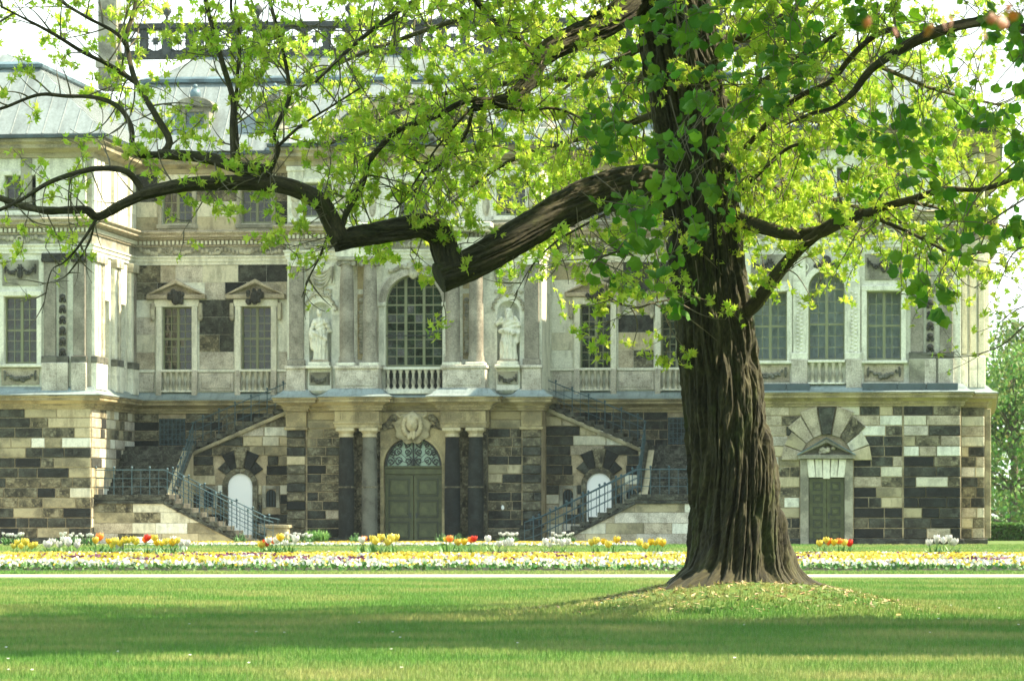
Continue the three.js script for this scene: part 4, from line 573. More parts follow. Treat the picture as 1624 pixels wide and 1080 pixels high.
function staircase(s, label) {
  const st = thing('staircase', label, 'staircase', 'outside stairs either side of the portal'); st.position.copy(palace.position); st.rotation.copy(palace.rotation);
  const U = (a, b) => [Math.min(s * a, s * b), Math.max(s * a, s * b)], r = rng(600 + s), F1 = front(4.4), F2 = front(-1.4);
  const light = () => s > 0 ? [0, 0.6, 1.5, 3, 5, 3.5] : [0, 0.8, 2, 4, 4, 1.5], mid = (x, y) => [1.6, 4, 3.5, 2.5, 1.5, 0.6];
  // lower wall: landing and sloping part. slope line from (9.2, 1.6) to (5.4, -0.05)
  const sl = 0.506, body = mesh('lower_wall', [new Faces().q([s * 12, 0, 4.4], [s * 9.2, 0, 4.4], [s * 9.2, 1.7, 4.4], [s * 12, 1.7, 4.4]).t([s * 9.2, 0, 4.4], [s * 6.1, 0, 4.4], [s * 9.2, 1.58, 4.4]).t([s * 9.2, 0, 2.9], [s * 6.1, 0, 2.9], [s * 9.2, 1.7, 2.9]).q([s * 9.2, 0, 2.9], [s * 9.2, 1.7, 2.9], [s * 9.2, 1.7, -1.4], [s * 9.2, 0, -1.4]).geo()], M.joint, st);
  // keep below the slope: y <= 1.62 - (9.2 - a) * sl
  ashlar(F1, ...U(5.3, 11.98), 0, 1.64, 0.41, 1.35, light, body, r, { out: 0.045, ch: 0.008, joint: 0.01, clip: [[-s * sl, 1, 1.55 - 9.2 * sl]] });
  const cop = (pts, n0, n1) => slabGeo(F1, s < 0 ? pts.map(p => [-p[0], p[1]]).reverse() : pts, n0, n1, 0.02);
  mesh('coping', [cop([[9.2, 1.56], [12, 1.56], [12, 1.68], [9.2, 1.68]], -0.3, 0.12), cop([[6.0, -0.08], [9.2, 1.54], [9.2, 1.68], [5.72, -0.08]], -0.3, 0.12)], M.dark[0], st);
  mesh('landing', [cbox(...U(9.0, 12), 1.69, 1.93, 2.1, 4.48)], M.step, st);
  for (let i = 0; i < 11; i++) { const a = 9.15 - i * 0.345, y = 1.93 - (i + 1) * 0.1745; mesh('step', [cbox(...U(a - 0.38, a + 0.02), y - 0.2, y, 2.85, 4.5, 0.015)], M.step, st); mesh('step_side', [cbox(...U(a - 0.33, a + 0.02), y - 0.17, y - 0.05, 4.3, 4.46, 0.01)], M.brown[1], st); }
  for (let i = 0; i < 12; i++) { const y = 1.93 + (i + 1) * 0.164, w = 2.1 - i * 0.3; mesh('step', [cbox(...U(9.25, 11.95), y - 0.22, y, w - 0.36, w, 0.015)], M.step, st); }
  mesh('flight_side_wall', [slabGeo(frame(s * 9.2, 0, 0, s < 0 ? -1 : 1), s < 0 ? [[-2.9, 0], [1.4, 0], [1.4, 3.7], [0.8, 3.7], [-2.9, 1.7]] : [[-1.4, 0], [2.9, 0], [2.9, 1.7], [-0.8, 3.7], [-1.4, 3.7]], -0.3, 0.04, 0.01)], M.tan[1], st);
  mesh('flight_coping', [tube([V(s * 9.15, 2.1, 2.4), V(s * 9.15, 3.95, -1.2)], 0.12, 4)], M.step, st);
  mesh('upper_landing', [cbox(...U(9.0, 11.98), 3.6, 3.9, -3.18, -1.5)], M.step, st);
  // upper wall with arched doorway, clipped under the slope (9.2, 3.75) -> (5.1, 5.5)
  const sm = (5.45 - 3.7) / (5.1 - 9.2), c0 = 3.7 - 9.2 * sm;
  const up = mesh('upper_wall', [slabGeo(F2, s < 0 ? [[-9.2, 0], [-5.1, 0], [-5.1, 5.4], [-9.2, 3.65]] : [[5.1, 0], [9.2, 0], [9.2, 3.65], [5.1, 5.4]], -0.35, 0.0, 0.005)], M.joint, st);
  const A = s * 7.25, smallA = [s * 6.0, s * 8.55];
  ashlar(F2, ...U(5.12, 9.2), 0, 5.45, 0.389, 0.95, (x, y) => y > 3.6 ? [0.3, 1.5, 3, 4, 3, 1] : [2.5, 4, 3, 1.6, 1, 0.5], up, r, { out: 0.06, clip: [[-sm * s, 1, c0]], gaps: (a, b) => { const m = (a + b) / 2, g = []; if (m < 2.35) g.push([A - 0.72, A + 0.72]); else if (m < 3.55) g.push([A - 1.0 - 0.1 * (m - 2.3), A + 1.0 + 0.1 * (m - 2.3)]); if (m > 1.3 && m < 2.35) smallA.forEach(u => g.push([u - 0.36, u + 0.36])); return g; } });
  const door = new THREE.Group(); door.name = 'arched_doorway'; st.add(door);
  const pl = []; for (let i = 0; i <= 14; i++) { const q = Math.PI * i / 14; pl.push([A + Math.cos(q) * 0.5, 2.3 + Math.sin(q) * 0.5]); } mesh('white_panel', [slabGeo(F2, [[A - 0.5, 0], [A + 0.5, 0], ...pl], 0.005, 0.03, 0.005)], M.whiteDoor, door);
  for (let i = 0; i < 10; i++) { const a0 = Math.PI * i / 10, a1 = Math.PI * (i + 1) / 10, P = (q, R) => [A + Math.cos(q) * R, 2.3 + Math.sin(q) * R]; mesh('arch_stone', std(slabGeo(F2, [P(a0, 0.5), P(a0, 0.72), P(a1, 0.72), P(a1, 0.5)], 0, 0.12, 0.01)), M.brown[i % 2], door); }
  for (const q of [-1, 1]) mesh('jamb', [cbox(A + q * 0.61 - 0.11, A + q * 0.61 + 0.11, 0, 2.3, -1.4, -1.28)], M.brown[1], door);
  for (let i = 0; i < 5; i++) { const a0 = Math.PI * (0.2 + 0.12 * i), a1 = a0 + Math.PI * 0.116, P = (q, R) => [A + Math.cos(q) * R, 2.3 + Math.sin(q) * R]; mesh('voussoir', std(slabGeo(F2, [P(a0, 0.73), P(a0, i === 2 ? 1.5 : i % 2 ? 1.45 : 1.15), P(a1, i === 2 ? 1.5 : i % 2 ? 1.45 : 1.15), P(a1, 0.73)], 0, i === 2 ? 0.17 : 0.1, 0.018)), [M.black[0], M.black[1], M.brown[0], M.black[0], M.dark[0]][i], door); }
  for (const u of smallA) { const w = new THREE.Group(); w.name = 'small_arched_window'; st.add(w); const q = [[u - 0.2, 1.45], [u + 0.2, 1.45]]; for (let i = 0; i <= 10; i++) { const a = Math.PI * i / 10; q.push([u + Math.cos(a) * 0.2, 1.95 + Math.sin(a) * 0.2]); }
    mesh('opening_shade', [slabGeo(F2, q, -0.01, 0.012, 0.002)], M.hole, w); const L = []; for (let i = 0; i < 3; i++) L.push(box(u - 0.12 + i * 0.12 - 0.01, u - 0.12 + i * 0.12 + 0.01, 1.45, 2.1, -1.37, -1.35)); mesh('grate', L, M.iron, w);  // solid near-black slab, inner shade painted on the wall face
    mesh('window_stone', [cbox(u - 0.36, u - 0.2, 1.4, 2.3, -1.4, -1.34), cbox(u + 0.2, u + 0.36, 1.4, 2.3, -1.4, -1.34), cbox(u - 0.2, u + 0.2, 2.16, 2.3, -1.4, -1.341)], M.sooty, w); }
  for (let i = 0; i < 10; i++) { const a = 9.0 - i * 0.385, y = 3.9 + (i + 1) * 0.165; mesh('step', [cbox(...U(a - 0.42, a), y - 0.2, y, -3.15, -1.28, 0.015)], M.step, st); }
  const uc = (pts, n0, n1) => slabGeo(F2, s < 0 ? pts.map(p => [-p[0], p[1]]).reverse() : pts, n0, n1, 0.02);
  mesh('upper_coping', [uc([[5.15, 5.24], [9.2, 3.5], [9.2, 3.66], [5.15, 5.40]], 0, 0.2)], M.tan[0], st);
  // iron rails
  railing(st, [[s * 11.9, 1.93, 4.38], [s * 9.2, 1.93, 4.38], [s * 5.4, 0.05, 4.38], [s * 4.9, -0.1, 4.38]]);
  railing(st, [[s * 9.15, 1.93, 2.95], [s * 5.4, 0.1, 2.95], [s * 4.9, 0.0, 2.95]]);
  railing(st, [[s * 9.12, 2.0, 2.1], [s * 9.12, 3.9, -1.2], [s * 8.9, 4.02, -1.42], [s * 5.2, 5.55, -1.42]]);
  mesh('newel_block', [cbox(...U(4.55, 5.4), 0, 0.62, 2.55, 3.1), cbox(...U(4.48, 5.47), 0.62, 0.74, 2.48, 3.16)], s < 0 ? M.tan[0] : M.dark[0], st);
  return st;
}
staircase(-1, 'iron railed stone stair left of the green portal, turning up to the main storey');
staircase(1, 'iron railed stone stair between the green portal and the thick tree trunk');

// ---------------------------------------------------------------- statues in the niches
function figure(caps, folds, n = 96) {
  const mc = new MarchingCubes(n, new THREE.MeshBasicMaterial(), false, false, 160000), H = 1.0, h = n / 2; mc.isolation = 0;
  for (let k = 0; k < n; k++) for (let j = 0; j < n; j++) for (let i = 0; i < n; i++) {
    const x = (i - h) / h * H, y = (j - h) / h * H + 0.95, z = (k - h) / h * H; let d = 9;
    if (x * x + z * z < 0.4) for (const [ax, ay, az, bx, by, bz, ra, rb, sz = 1] of caps) { const vx = bx - ax, vy = by - ay, vz = bz - az, t = clamp(((x - ax) * vx + (y - ay) * vy + (z - az) * vz) / (vx * vx + vy * vy + vz * vz + 1e-9), 0, 1); const q = Math.hypot(x - ax - vx * t, y - ay - vy * t, (z - az - vz * t) * sz) - lerp(ra, rb, t); const e = clamp(0.5 + 0.5 * (d - q) / 0.045, 0, 1); d = d * (1 - e) + q * e - 0.045 * e * (1 - e); }
    mc.field[i + j * n + k * n * n] = -(d + (d < 0.08 ? folds(x, y, z) : 0));
  }
  mc.update(); const c = mc.count ?? mc.geometry.drawRange.count, g = new THREE.BufferGeometry();
  g.setAttribute('position', new THREE.BufferAttribute(mc.positionArray.slice(0, c * 3), 3)); g.setAttribute('normal', new THREE.BufferAttribute(mc.normalArray.slice(0, c * 3), 3)); g.translate(0, 0.95, 0); g.computeVertexNormals();
  let q = new THREE.BufferGeometry(); q.setAttribute('position', g.attributes.position); q = mergeVertices(q, 1e-4); q.computeVertexNormals(); return q;
}
function statue(u, caps, folds, label, turn, sc) {
  const t = thing('statue', label, 'statue'); t.position.copy(palace.localToWorld(V(u, 7.2, 0.03))); t.rotation.y = palace.rotation.y + turn;
  const b = mesh('figure', std(figure(caps, folds)), M.statue, t); b.scale.set(...sc); mesh('base', [cbox(-0.34, 0.34, 0, 0.1, -0.3, 0.3)], M.cream[0], t); b.position.y = 0.08; return t;
}
const robe = (x, y, z) => { const a = Math.atan2(z, x); return y < 1.0 ? 0.024 * Math.sin(a * 11 + 2.2 * y + 0.6 * Math.sin(y * 7)) + 0.012 * Math.sin(a * 5 - y * 9) : y < 1.35 ? 0.010 * Math.sin(y * 42 + a * 3) : 0; };
statue(-3.77, [[0.02, 0.05, 0, 0.0, 0.5, 0, 0.23, 0.2, 1.15], [0, 0.5, 0, 0.03, 0.92, 0, 0.2, 0.19, 1.2], [0.12, 0.1, 0.06, 0.1, 0.55, 0.1, 0.09, 0.12], [0.03, 0.95, 0, 0.0, 1.25, 0, 0.155, 0.17, 1.25], [-0.15, 1.33, 0, 0.15, 1.33, 0, 0.08, 0.08], [0, 1.35, 0, -0.01, 1.5, 0.01, 0.06, 0.055], [-0.02, 1.58, 0.03, -0.015, 1.67, 0.02, 0.085, 0.1], [-0.02, 1.6, 0.1, -0.02, 1.57, 0.14, 0.03, 0.015], [-0.02, 1.67, -0.07, -0.02, 1.64, -0.1, 0.07, 0.06],
  [0.2, 1.32, 0, 0.3, 1.03, 0.06, 0.07, 0.06], [0.3, 1.03, 0.06, 0.15, 1.3, 0.18, 0.055, 0.045], [0.15, 1.3, 0.18, 0.13, 1.37, 0.17, 0.045, 0.035], [-0.19, 1.31, 0, -0.28, 1.02, 0.02, 0.068, 0.06], [-0.28, 1.02, 0.02, -0.3, 0.78, 0.1, 0.055, 0.045], [-0.28, 0.85, 0.06, -0.22, 0.4, 0.04, 0.09, 0.07, 1.2], [-0.2, 0.95, 0.14, 0.2, 0.72, 0.16, 0.05, 0.07]], robe, 'pale draped female statue with hand at shoulder, standing in niche left of arched window', 0.15, [1.26, 1.17, 1.1]);
statue(3.77, [[0, 0.05, 0, 0, 0.55, 0, 0.26, 0.24, 1.2], [0, 0.55, 0, 0, 0.95, 0, 0.24, 0.2, 1.25], [-0.12, 0.1, 0.08, -0.1, 0.6, 0.1, 0.1, 0.13], [0, 0.95, 0, 0, 1.25, 0, 0.19, 0.2, 1.25], [-0.18, 1.32, 0, 0.18, 1.32, 0, 0.1, 0.1], [0, 1.36, 0, 0, 1.5, 0.02, 0.07, 0.06], [0, 1.56, 0.03, 0, 1.65, 0.02, 0.09, 0.105], [0, 1.5, 0.1, 0, 1.36, 0.15, 0.07, 0.04], [0, 1.6, 0.11, 0, 1.57, 0.14, 0.03, 0.018],
  [0.2, 1.3, 0, 0.33, 1.2, 0.06, 0.085, 0.07], [0.33, 1.2, 0.06, 0.22, 1.45, 0.1, 0.065, 0.05], [-0.2, 1.3, 0, -0.34, 1.22, 0.08, 0.085, 0.07], [-0.34, 1.22, 0.08, -0.2, 1.42, 0.14, 0.065, 0.05], [0.28, 1.2, 0, 0.27, 0.6, 0.02, 0.1, 0.08], [-0.2, 1.0, 0.16, 0.26, 0.9, 0.12, 0.08, 0.09], [0, 1.66, -0.05, 0.02, 1.4, -0.1, 0.12, 0.15]], robe, 'pale bearded statue with raised arms, standing in niche right of arched window', -0.05, [1.28, 1.15, 1.1]);

// ---------------------------------------------------------------- ground, path, beds
const TREE = V(2.50, 0, -46.5);
const groundY = (x, z) => { const dx = (x - TREE.x - 0.15) / 1.0, dz = (z - TREE.z) / 1.25, d = Math.hypot(dx, dz); let y = 0.42 * Math.exp(-Math.pow(d / 1.75, 2)) + 0.05 * Math.exp(-Math.pow(d / 4.2, 2)); const far = sstep(60, 20, -z) ; y += 0.03 * (fbm(x * 0.35, z * 0.35) - 0.5) * sstep(-72, -62, z); if (z < -79.4) y += 0.07; return y; };
const texLawn = tile(1024, (u, v) => { const a = tfbm(u, v, 5, 4, 51), f = tfbm(u, v, 140, 3, 52), d = tfbm(u, v, 22, 3, 53); const m = sstep(0.5, 0.68, d * 0.6 + a * 0.4), k = 0.75 + 0.5 * f; return [k * lerp(0.40, 0.52, m), k * lerp(0.52, 0.57, m), k * lerp(0.17, 0.24, m)]; });
const lawnMat = new THREE.MeshStandardMaterial({ map: rep(texLawn, 0.35), roughness: 0.95, color: C(0.40, 0.47, 0.32) });
function sheet(x0, x1, z0, z1, nx, nz, yf, spacing) {
  const pos = [], uv = [], idx = []; for (let j = 0; j <= nz; j++) for (let i = 0; i <= nx; i++) { const x = lerp(x0, x1, i / nx), z = lerp(z0, z1, j / nz); pos.push(x, yf(x, z), z); uv.push(x, z); }
  for (let j = 0; j < nz; j++) for (let i = 0; i < nx; i++) { const a = j * (nx + 1) + i; idx.push(a, a + 1, a + nx + 2, a, a + nx + 2, a + nx + 1); }
  const g = new THREE.BufferGeometry(); g.setAttribute('position', new THREE.Float32BufferAttribute(pos, 3)); g.setAttribute('uv', new THREE.Float32BufferAttribute(uv, 2)); g.setIndex(idx); g.computeVertexNormals(); return g;
}
structure('ground', sheet(-1500, 1500, 300, -1500, 60, 60, () => -0.06), lawnMat);
structure('lawn', sheet(-30, 30, -12, -76.3, 260, 280, groundY), lawnMat);
structure('lawn', sheet(-120, 120, -79.4, -420, 60, 80, () => 0.0), lawnMat);
structure('turf_edge', [new Faces().q([-120, -0.06, -79.4], [120, -0.06, -79.4], [120, 0.0, -79.4], [-120, 0.0, -79.4]).geo()], stone(0.06, 0.05, 0.03));
const texGravel = tile(512, (u, v) => { const f = tfbm(u, v, 120, 3, 61), a = tfbm(u, v, 8, 3, 62), k = 0.72 + 0.4 * f + 0.12 * (a - 0.5); return [k, k * 0.97, k * 0.9]; });
structure('gravel_path', sheet(-120, 120, -76.3, -79.4, 40, 6, () => 0.006), new THREE.MeshStandardMaterial({ map: rep(texGravel, 0.7), color: C(0.62, 0.60, 0.54), roughness: 0.95 }));
structure('forecourt', sheet(-60, 16, -153.5, -172, 20, 6, () => 0.004), new THREE.MeshStandardMaterial({ map: rep(texGravel, 0.7), color: C(0.55, 0.54, 0.46), roughness: 0.95 }));

// grass: tufts of real blades where the lawn is near enough to show them
const bladeGeo = (() => { const a = [], r = rng(77); for (let k = 0; k < 7; k++) { const an = r() * 6.28, R = r() * 0.035, x = Math.cos(r() * 6.28) * R, z = Math.sin(r() * 6.28) * R, h = 0.03 + r() * 0.03, w = 0.0028 + r() * 0.002, lx = (r() - 0.5) * 0.03, lz = (r() - 0.5) * 0.03, dx = Math.cos(an) * w, dz = Math.sin(an) * w; a.push(x - dx, 0, z - dz, x + dx, 0, z + dz, x + lx, h, z + lz); } return tri(a); })();
const grassMat = new THREE.MeshPhysicalMaterial({ color: 0xffffff, roughness: 0.7, transmission: 0.35, thickness: 0, side: THREE.DoubleSide });
{
  const r = rng(900), L = [], half = z => -z * 0.1285 + 0.6;
  const N = 240000; for (let i = 0; i < N; i++) {
    const z = -(27 + 48.5 * Math.pow(r(), 1.15)), x = (r() * 2 - 1) * half(z), td = Math.hypot((x - TREE.x - 0.2) / 1.35, (z - TREE.z)), n = fbm(x * 0.8, z * 0.8), n2 = fbm(x * 3.1 + 40, z * 3.1);
    const bare = sstep(2.3, 0.7, td - (n2 - 0.5) * 2.2) ; if (r() < bare * 0.72) continue;
    const dry = clamp(0.26 + (n - 0.5) * 2.0 + bare * 0.8 + (r() - 0.5) * 0.5, 0, 1), k = 0.8 + r() * 0.5;
    L.push({ p: V(x, groundY(x, z) - 0.004, z), e: [0, r() * 6.28, 0], s: V(1.15, (0.75 + r() * 0.8) * (1 - bare * 0.45) * sstep(-78, -68, z), 1.15), c: [k * lerp(0.10, 0.36, dry), k * lerp(0.25, 0.36, dry), k * lerp(0.02, 0.11, dry)] });
  }
  for (let i = 0; i < 90000; i++) { const z = -(79.6 + 76 * Math.pow(r(), 1.3)), x = (r() * 2 - 1) * half(z); if ((z < -82.9 && z > -91.2) || (z < -146.8 && z > -152.7 && x > -14.2 && x < 4.8)) continue; const n = fbm(x * 0.5, z * 0.3), dry = clamp(0.3 + (n - 0.5) * 2 + (r() - 0.5) * 0.5, 0, 1), k = 0.8 + r() * 0.5; L.push({ p: V(x, -0.004, z), e: [0, r() * 6.28, 0], s: V(2.4, 0.8 + r() * 0.6, 2.4), c: [k * lerp(0.10, 0.36, dry), k * lerp(0.25, 0.36, dry), k * lerp(0.02, 0.11, dry)] }); }
  const g = instanced('grass_blades', bladeGeo, grassMat, L); g.userData.label = 'short mown green lawn grass around the tree foot'; g.userData.category = 'grass';
  const D = []; for (let i = 0; i < 2600; i++) { const a = r() * 6.28, q = Math.pow(r(), 0.7) * 2.6, x = TREE.x + 0.3 + Math.cos(a) * q * 1.35, z = TREE.z + Math.sin(a) * q; D.push({ p: V(x, groundY(x, z) + 0.004, z), e: [r() * 0.7 - 0.35, r() * 6.28, r() * 0.7 - 0.35], s: V(0.7 + r(), 1, 0.6 + r() * 0.8), c: [0.34 + r() * 0.2, 0.27 + r() * 0.14, 0.15 + r() * 0.07] }); }
  const lf = tri([-0.045, 0, 0, 0, 0.008, 0.012, 0.05, 0.004, 0, -0.045, 0, 0, 0.05, 0.004, 0, 0, 0.006, -0.014]);
  const dm = instanced('dry_litter', lf, new THREE.MeshStandardMaterial({ roughness: 0.95, side: THREE.DoubleSide }), D); dm.userData.label = 'pale dry leaf and root litter on the mound under the trunk'; dm.userData.category = 'leaf litter';
}

// flower beds
const bedMat = stone(0.05, 0.06, 0.03);
function bedY(t, h = 0.10) { return 0.012 + h * Math.sin(Math.PI * clamp(t, 0, 1)); }
structure('bed_soil', sheet(-20, 20, -83, -91, 40, 14, (x, z) => bedY((-83 - z) / 8)), bedMat);
structure('bed_soil', sheet(-14, 4.6, -147, -152.5, 40, 10, (x, z) => bedY((-147 - z) / 5.5, 0.03)), bedMat);
const pansyGeo = (() => { const a = []; for (let k = 0; k < 5; k++) { const an = k / 5 * 6.283, b = an + 1.15, m = (an + b) / 2; a.push(0, 0, 0.004, Math.cos(an) * 0.9, Math.sin(an) * 0.9, 0, Math.cos(m) * 1.15, Math.sin(m) * 1.15, 0.12, 0, 0, 0.004, Math.cos(m) * 1.15, Math.sin(m) * 1.15, 0.12, Math.cos(b) * 0.9, Math.sin(b) * 0.9, 0); } return tri(a); })();
const petalMat = new THREE.MeshPhysicalMaterial({ roughness: 0.7, transmission: 0.3, thickness: 0, side: THREE.DoubleSide });
const leafMatLow = new THREE.MeshPhysicalMaterial({ roughness: 0.6, transmission: 0.3, thickness: 0, side: THREE.DoubleSide });
const COL = { yellow: [0.66, 0.49, 0.02], lemon: [0.68, 0.58, 0.09], white: [0.66, 0.66, 0.62], purple: [0.14, 0.015, 0.08], orange: [0.80, 0.27, 0.03], red: [0.66, 0.04, 0.015] };
function pansies(name, label, x0, x1, z0, z1, n, seed, colour, low = false) {
  const r = rng(seed), L = [], G = [];
  for (let i = 0; i < n; i++) { const x = lerp(x0, x1, r()), t = r(), z = lerp(z0, z1, t), y = bedY(t, low ? 0.03 : 0.12) + (low ? 0.03 + r() * 0.06 : 0.10 + r() * 0.10) + 0.05 * fbm(x * 2, z * 2), c = colour(x, t, r), k = 0.85 + r() * 0.25; L.push({ p: V(x, y, z), e: [-0.7 + r() * 0.9, (r() - 0.5) * 1.6, r() * 6], s: 0.022 + r() * 0.014, c: c.map(q => q * k) }); if (i % 4 < 3) G.push({ p: V(x + (r() - 0.5) * 0.1, y - 0.03 - r() * 0.08, z), e: [r() * 2 - 1.4, r() * 6, r()], s: 0.03 + r() * 0.02, c: [0.05 + r() * 0.05, 0.17 + r() * 0.08, 0.03] }); }
  const a = instanced(numbered(name), pansyGeo, petalMat, L); a.userData.label = label; a.userData.category = 'pansies';
  const b = instanced(numbered('pansy_leaves'), pansyGeo, leafMatLow, G); b.userData.label = 'low green leaves under ' + label; b.userData.category = 'leaves';
}
pansies('pansy_bed', 'yellow, white and purple pansies of the long nearer bed', -13.5, 13.5, -83, -91, 42000, 71, (x, t, r) => { const p = fbm(x * 0.9, t * 9, 3), q = fbm(x * 1.6 + 9, t * 7, 8); if (t < 0.07) return r() < 0.8 ? COL.white : COL.yellow; if (p > 0.635) return r() < 0.8 ? COL.purple : COL.white; if (q > 0.72) return COL.white; return r() < 0.06 ? COL.white : r() < 0.05 ? COL.purple : r() < 0.5 ? COL.yellow : COL.lemon; });
pansies('pansy_bed', 'yellow pansies with white rim of the far bed below the portal', -14, 4.6, -147, -152.5, 16000, 72, (x, t, r) => { const p = fbm(x * 0.6, t * 6, 5); if (t < 0.12) return r() < 0.9 ? COL.white : COL.yellow; if (p > 0.66) return COL.purple; return r() < 0.6 ? COL.yellow : COL.lemon; }, true);

// tulips: each clump a thing, each blossom a part
const tulipLeaf = (() => { const f = []; const r = rng(5); const blade = (an, h, lean, w) => { const N = 6, L = []; for (let i = 0; i <= N; i++) { const t = i / N, q = w * Math.sin(Math.PI * Math.pow(t * 0.94 + 0.06, 0.7)), d = lean * t * t, y = h * (t - 0.25 * t * t * lean * 2); L.push([d, y, q]); } const c = Math.cos(an), s = Math.sin(an), P = (k, e) => [c * L[k][0] - s * L[k][2] * e, L[k][1], s * L[k][0] + c * L[k][2] * e]; for (let i = 0; i < N; i++) f.push(...P(i, -1), ...P(i + 1, -1), ...P(i + 1, 1), ...P(i, -1), ...P(i + 1, 1), ...P(i, 1)); }; for (let k = 0; k < 3; k++) blade(k * 2.1 + r(), 0.26 + r() * 0.1, 0.10 + r() * 0.1, 0.022); return tri(f); })();
const blossom = (() => { const f = []; for (let k = 0; k < 6; k++) { const a = k / 6 * 6.283, rr = k % 2 ? 1 : 0.92, N = 5, L = []; for (let i = 0; i <= N; i++) { const t = i / N, R = 0.031 * rr * (0.25 + 1.0 * Math.sin(Math.min(1, t * 1.1) * 1.9)), w = 0.026 * Math.sin(Math.PI * (0.1 + 0.86 * t)); L.push([R, t * 0.075, w]); } const c = Math.cos(a), s = Math.sin(a), P = (i, e) => [c * (L[i][0] - Math.abs(e) * 0.004) - s * L[i][2] * e, L[i][1], s * (L[i][0] - Math.abs(e) * 0.004) + c * L[i][2] * e]; for (let i = 0; i < N; i++) for (const [e0, e1] of [[-1, 0], [0, 1]]) f.push(...P(i, e0), ...P(i, e1), ...P(i + 1, e1), ...P(i, e0), ...P(i + 1, e1), ...P(i + 1, e0)); } return tri(f); })();
const tulipMats = {}; for (const k of Object.keys(COL)) tulipMats[k] = new THREE.MeshPhysicalMaterial({ color: C(...COL[k]), roughness: 0.5, transmission: 0.3, thickness: 0, side: THREE.DoubleSide });
const stemMat = new THREE.MeshPhysicalMaterial({ color: C(0.09, 0.23, 0.05), roughness: 0.55, transmission: 0.25, thickness: 0, side: THREE.DoubleSide });
function tulips(px, d, wpx, list, label, seed, hgt = 0.36, size = 1.25) {
  const r = rng(seed), t = thing('tulip_clump', label, 'tulips', 'tulip clumps in the flower beds'), cx = (px - 812) / 6460 * d, wd = wpx / 6460 * d, zt = d < 120 ? (d - 83) / 8 : (d - 147) / 5.5; t.position.set(cx, bedY(zt, d < 120 ? 0.1 : 0.03), -d);
  const st = [], n = list.length; for (let i = 0; i < Math.max(16, n * 3.5); i++) { const g = tulipLeaf.clone(); g.rotateY(r() * 6.28); const q = 0.95 + r() * 0.55; g.scale(q, q * hgt / 0.40, q); g.translate((r() - 0.5) * wd, 0, (r() - 0.5) * 0.5); st.push(g); }
  list.forEach((c, i) => { const x = (i + 0.5 + (r() - 0.5) * 0.6) / n * wd - wd / 2, z = (r() - 0.5) * 0.45, h = hgt * (0.95 + r() * 0.35), lx = (r() - 0.5) * 0.08; st.push(tube([V(x, 0, z), V(x + lx * 0.4, h * 0.6, z), V(x + lx, h, z)], 0.006, 4)); if (c === 'bud') { st.push(ball(x + lx, h + 0.03, z, 0.016, 0.035, 0.016, 6)); return; } const b = mesh('blossom', blossom, tulipMats[c], t); b.position.set(x + lx, h - 0.01, z); b.rotation.set((r() - 0.5) * 0.5, r() * 6, (r() - 0.5) * 0.5); b.scale.setScalar(size * (0.9 + r() * 0.35)); });
  mesh('leaves', st, stemMat, t); return t;
}
const rep2 = (c, n) => Array(n).fill(c);
[[37, 92, 36, rep2('lemon', 7), 'yellow tulips at the left end of the nearer bed'],
 [98, 90, 58, rep2('white', 9), 'white tulips second from the left end of the nearer bed'],
 [160, 88, 30, ['yellow', 'orange', 'yellow'], 'yellow tulips with a single orange one near the white stone bench'],
 [193, 93, 44, rep2('lemon', 8), 'dense yellow tulip clump in front of the white stone bench'],
 [241, 87, 36, ['orange', 'red', 'lemon', 'lemon'], 'yellow tulips with one orange and one red below the left stair wall'],
 [264, 86.6, 40, ['yellow', 'lemon', 'yellow', 'lemon'], 'large yellow tulips over purple pansies below the left stair'],
 [284, 90, 34, rep2('white', 5), 'five white tulips in a row below the left stair'],
 [425, 90, 34, ['yellow', 'lemon', 'red', 'yellow', 'orange', 'white'], 'yellow, red and white tulips in front of the stair newel'],
 [446, 88, 42, ['white', 'white', 'yellow', 'white', 'white'], 'mostly white tulips in front of the left stair newel'],
 [584, 88, 36, ['white', 'orange', 'white', 'lemon'], 'white tulips with a bright orange one left of the green portal'],
 [608, 87.5, 44, rep2('lemon', 8), 'yellow tulip clump in front of the green portal'],
 [728, 88, 52, ['lemon', 'orange', 'lemon', 'orange', 'yellow', 'orange', 'red'], 'mixed yellow, orange and red tulips right of the green portal'],
 [794, 88, 50, ['white', 'white', 'white', 'white'], 'white tulips with nodding heads in front of right stair foot'],
 [880, 90, 42, rep2('white', 6), 'white tulips below the right stair slope'],
 [957, 90, 44, ['lemon', 'lemon', 'yellow', 'lemon', 'yellow'], 'yellow tulips below the pale right stair wall'],
 [1034, 91, 46, ['lemon', 'lemon', 'yellow', 'lemon', 'lemon', 'yellow'], 'yellow tulips just left of the tree trunk'],
 [1326, 89, 54, ['lemon', 'lemon', 'orange', 'yellow', 'orange', 'lemon', 'orange', 'red'], 'yellow and orange tulips in front of the small wing door'],
 [1497, 89, 46, rep2('white', 7), 'white tulips right of the small wing door']
].forEach(([px, d, w, l, label], i) => tulips(px, d, w, l, label, 300 + i, 0.40, 1.85));
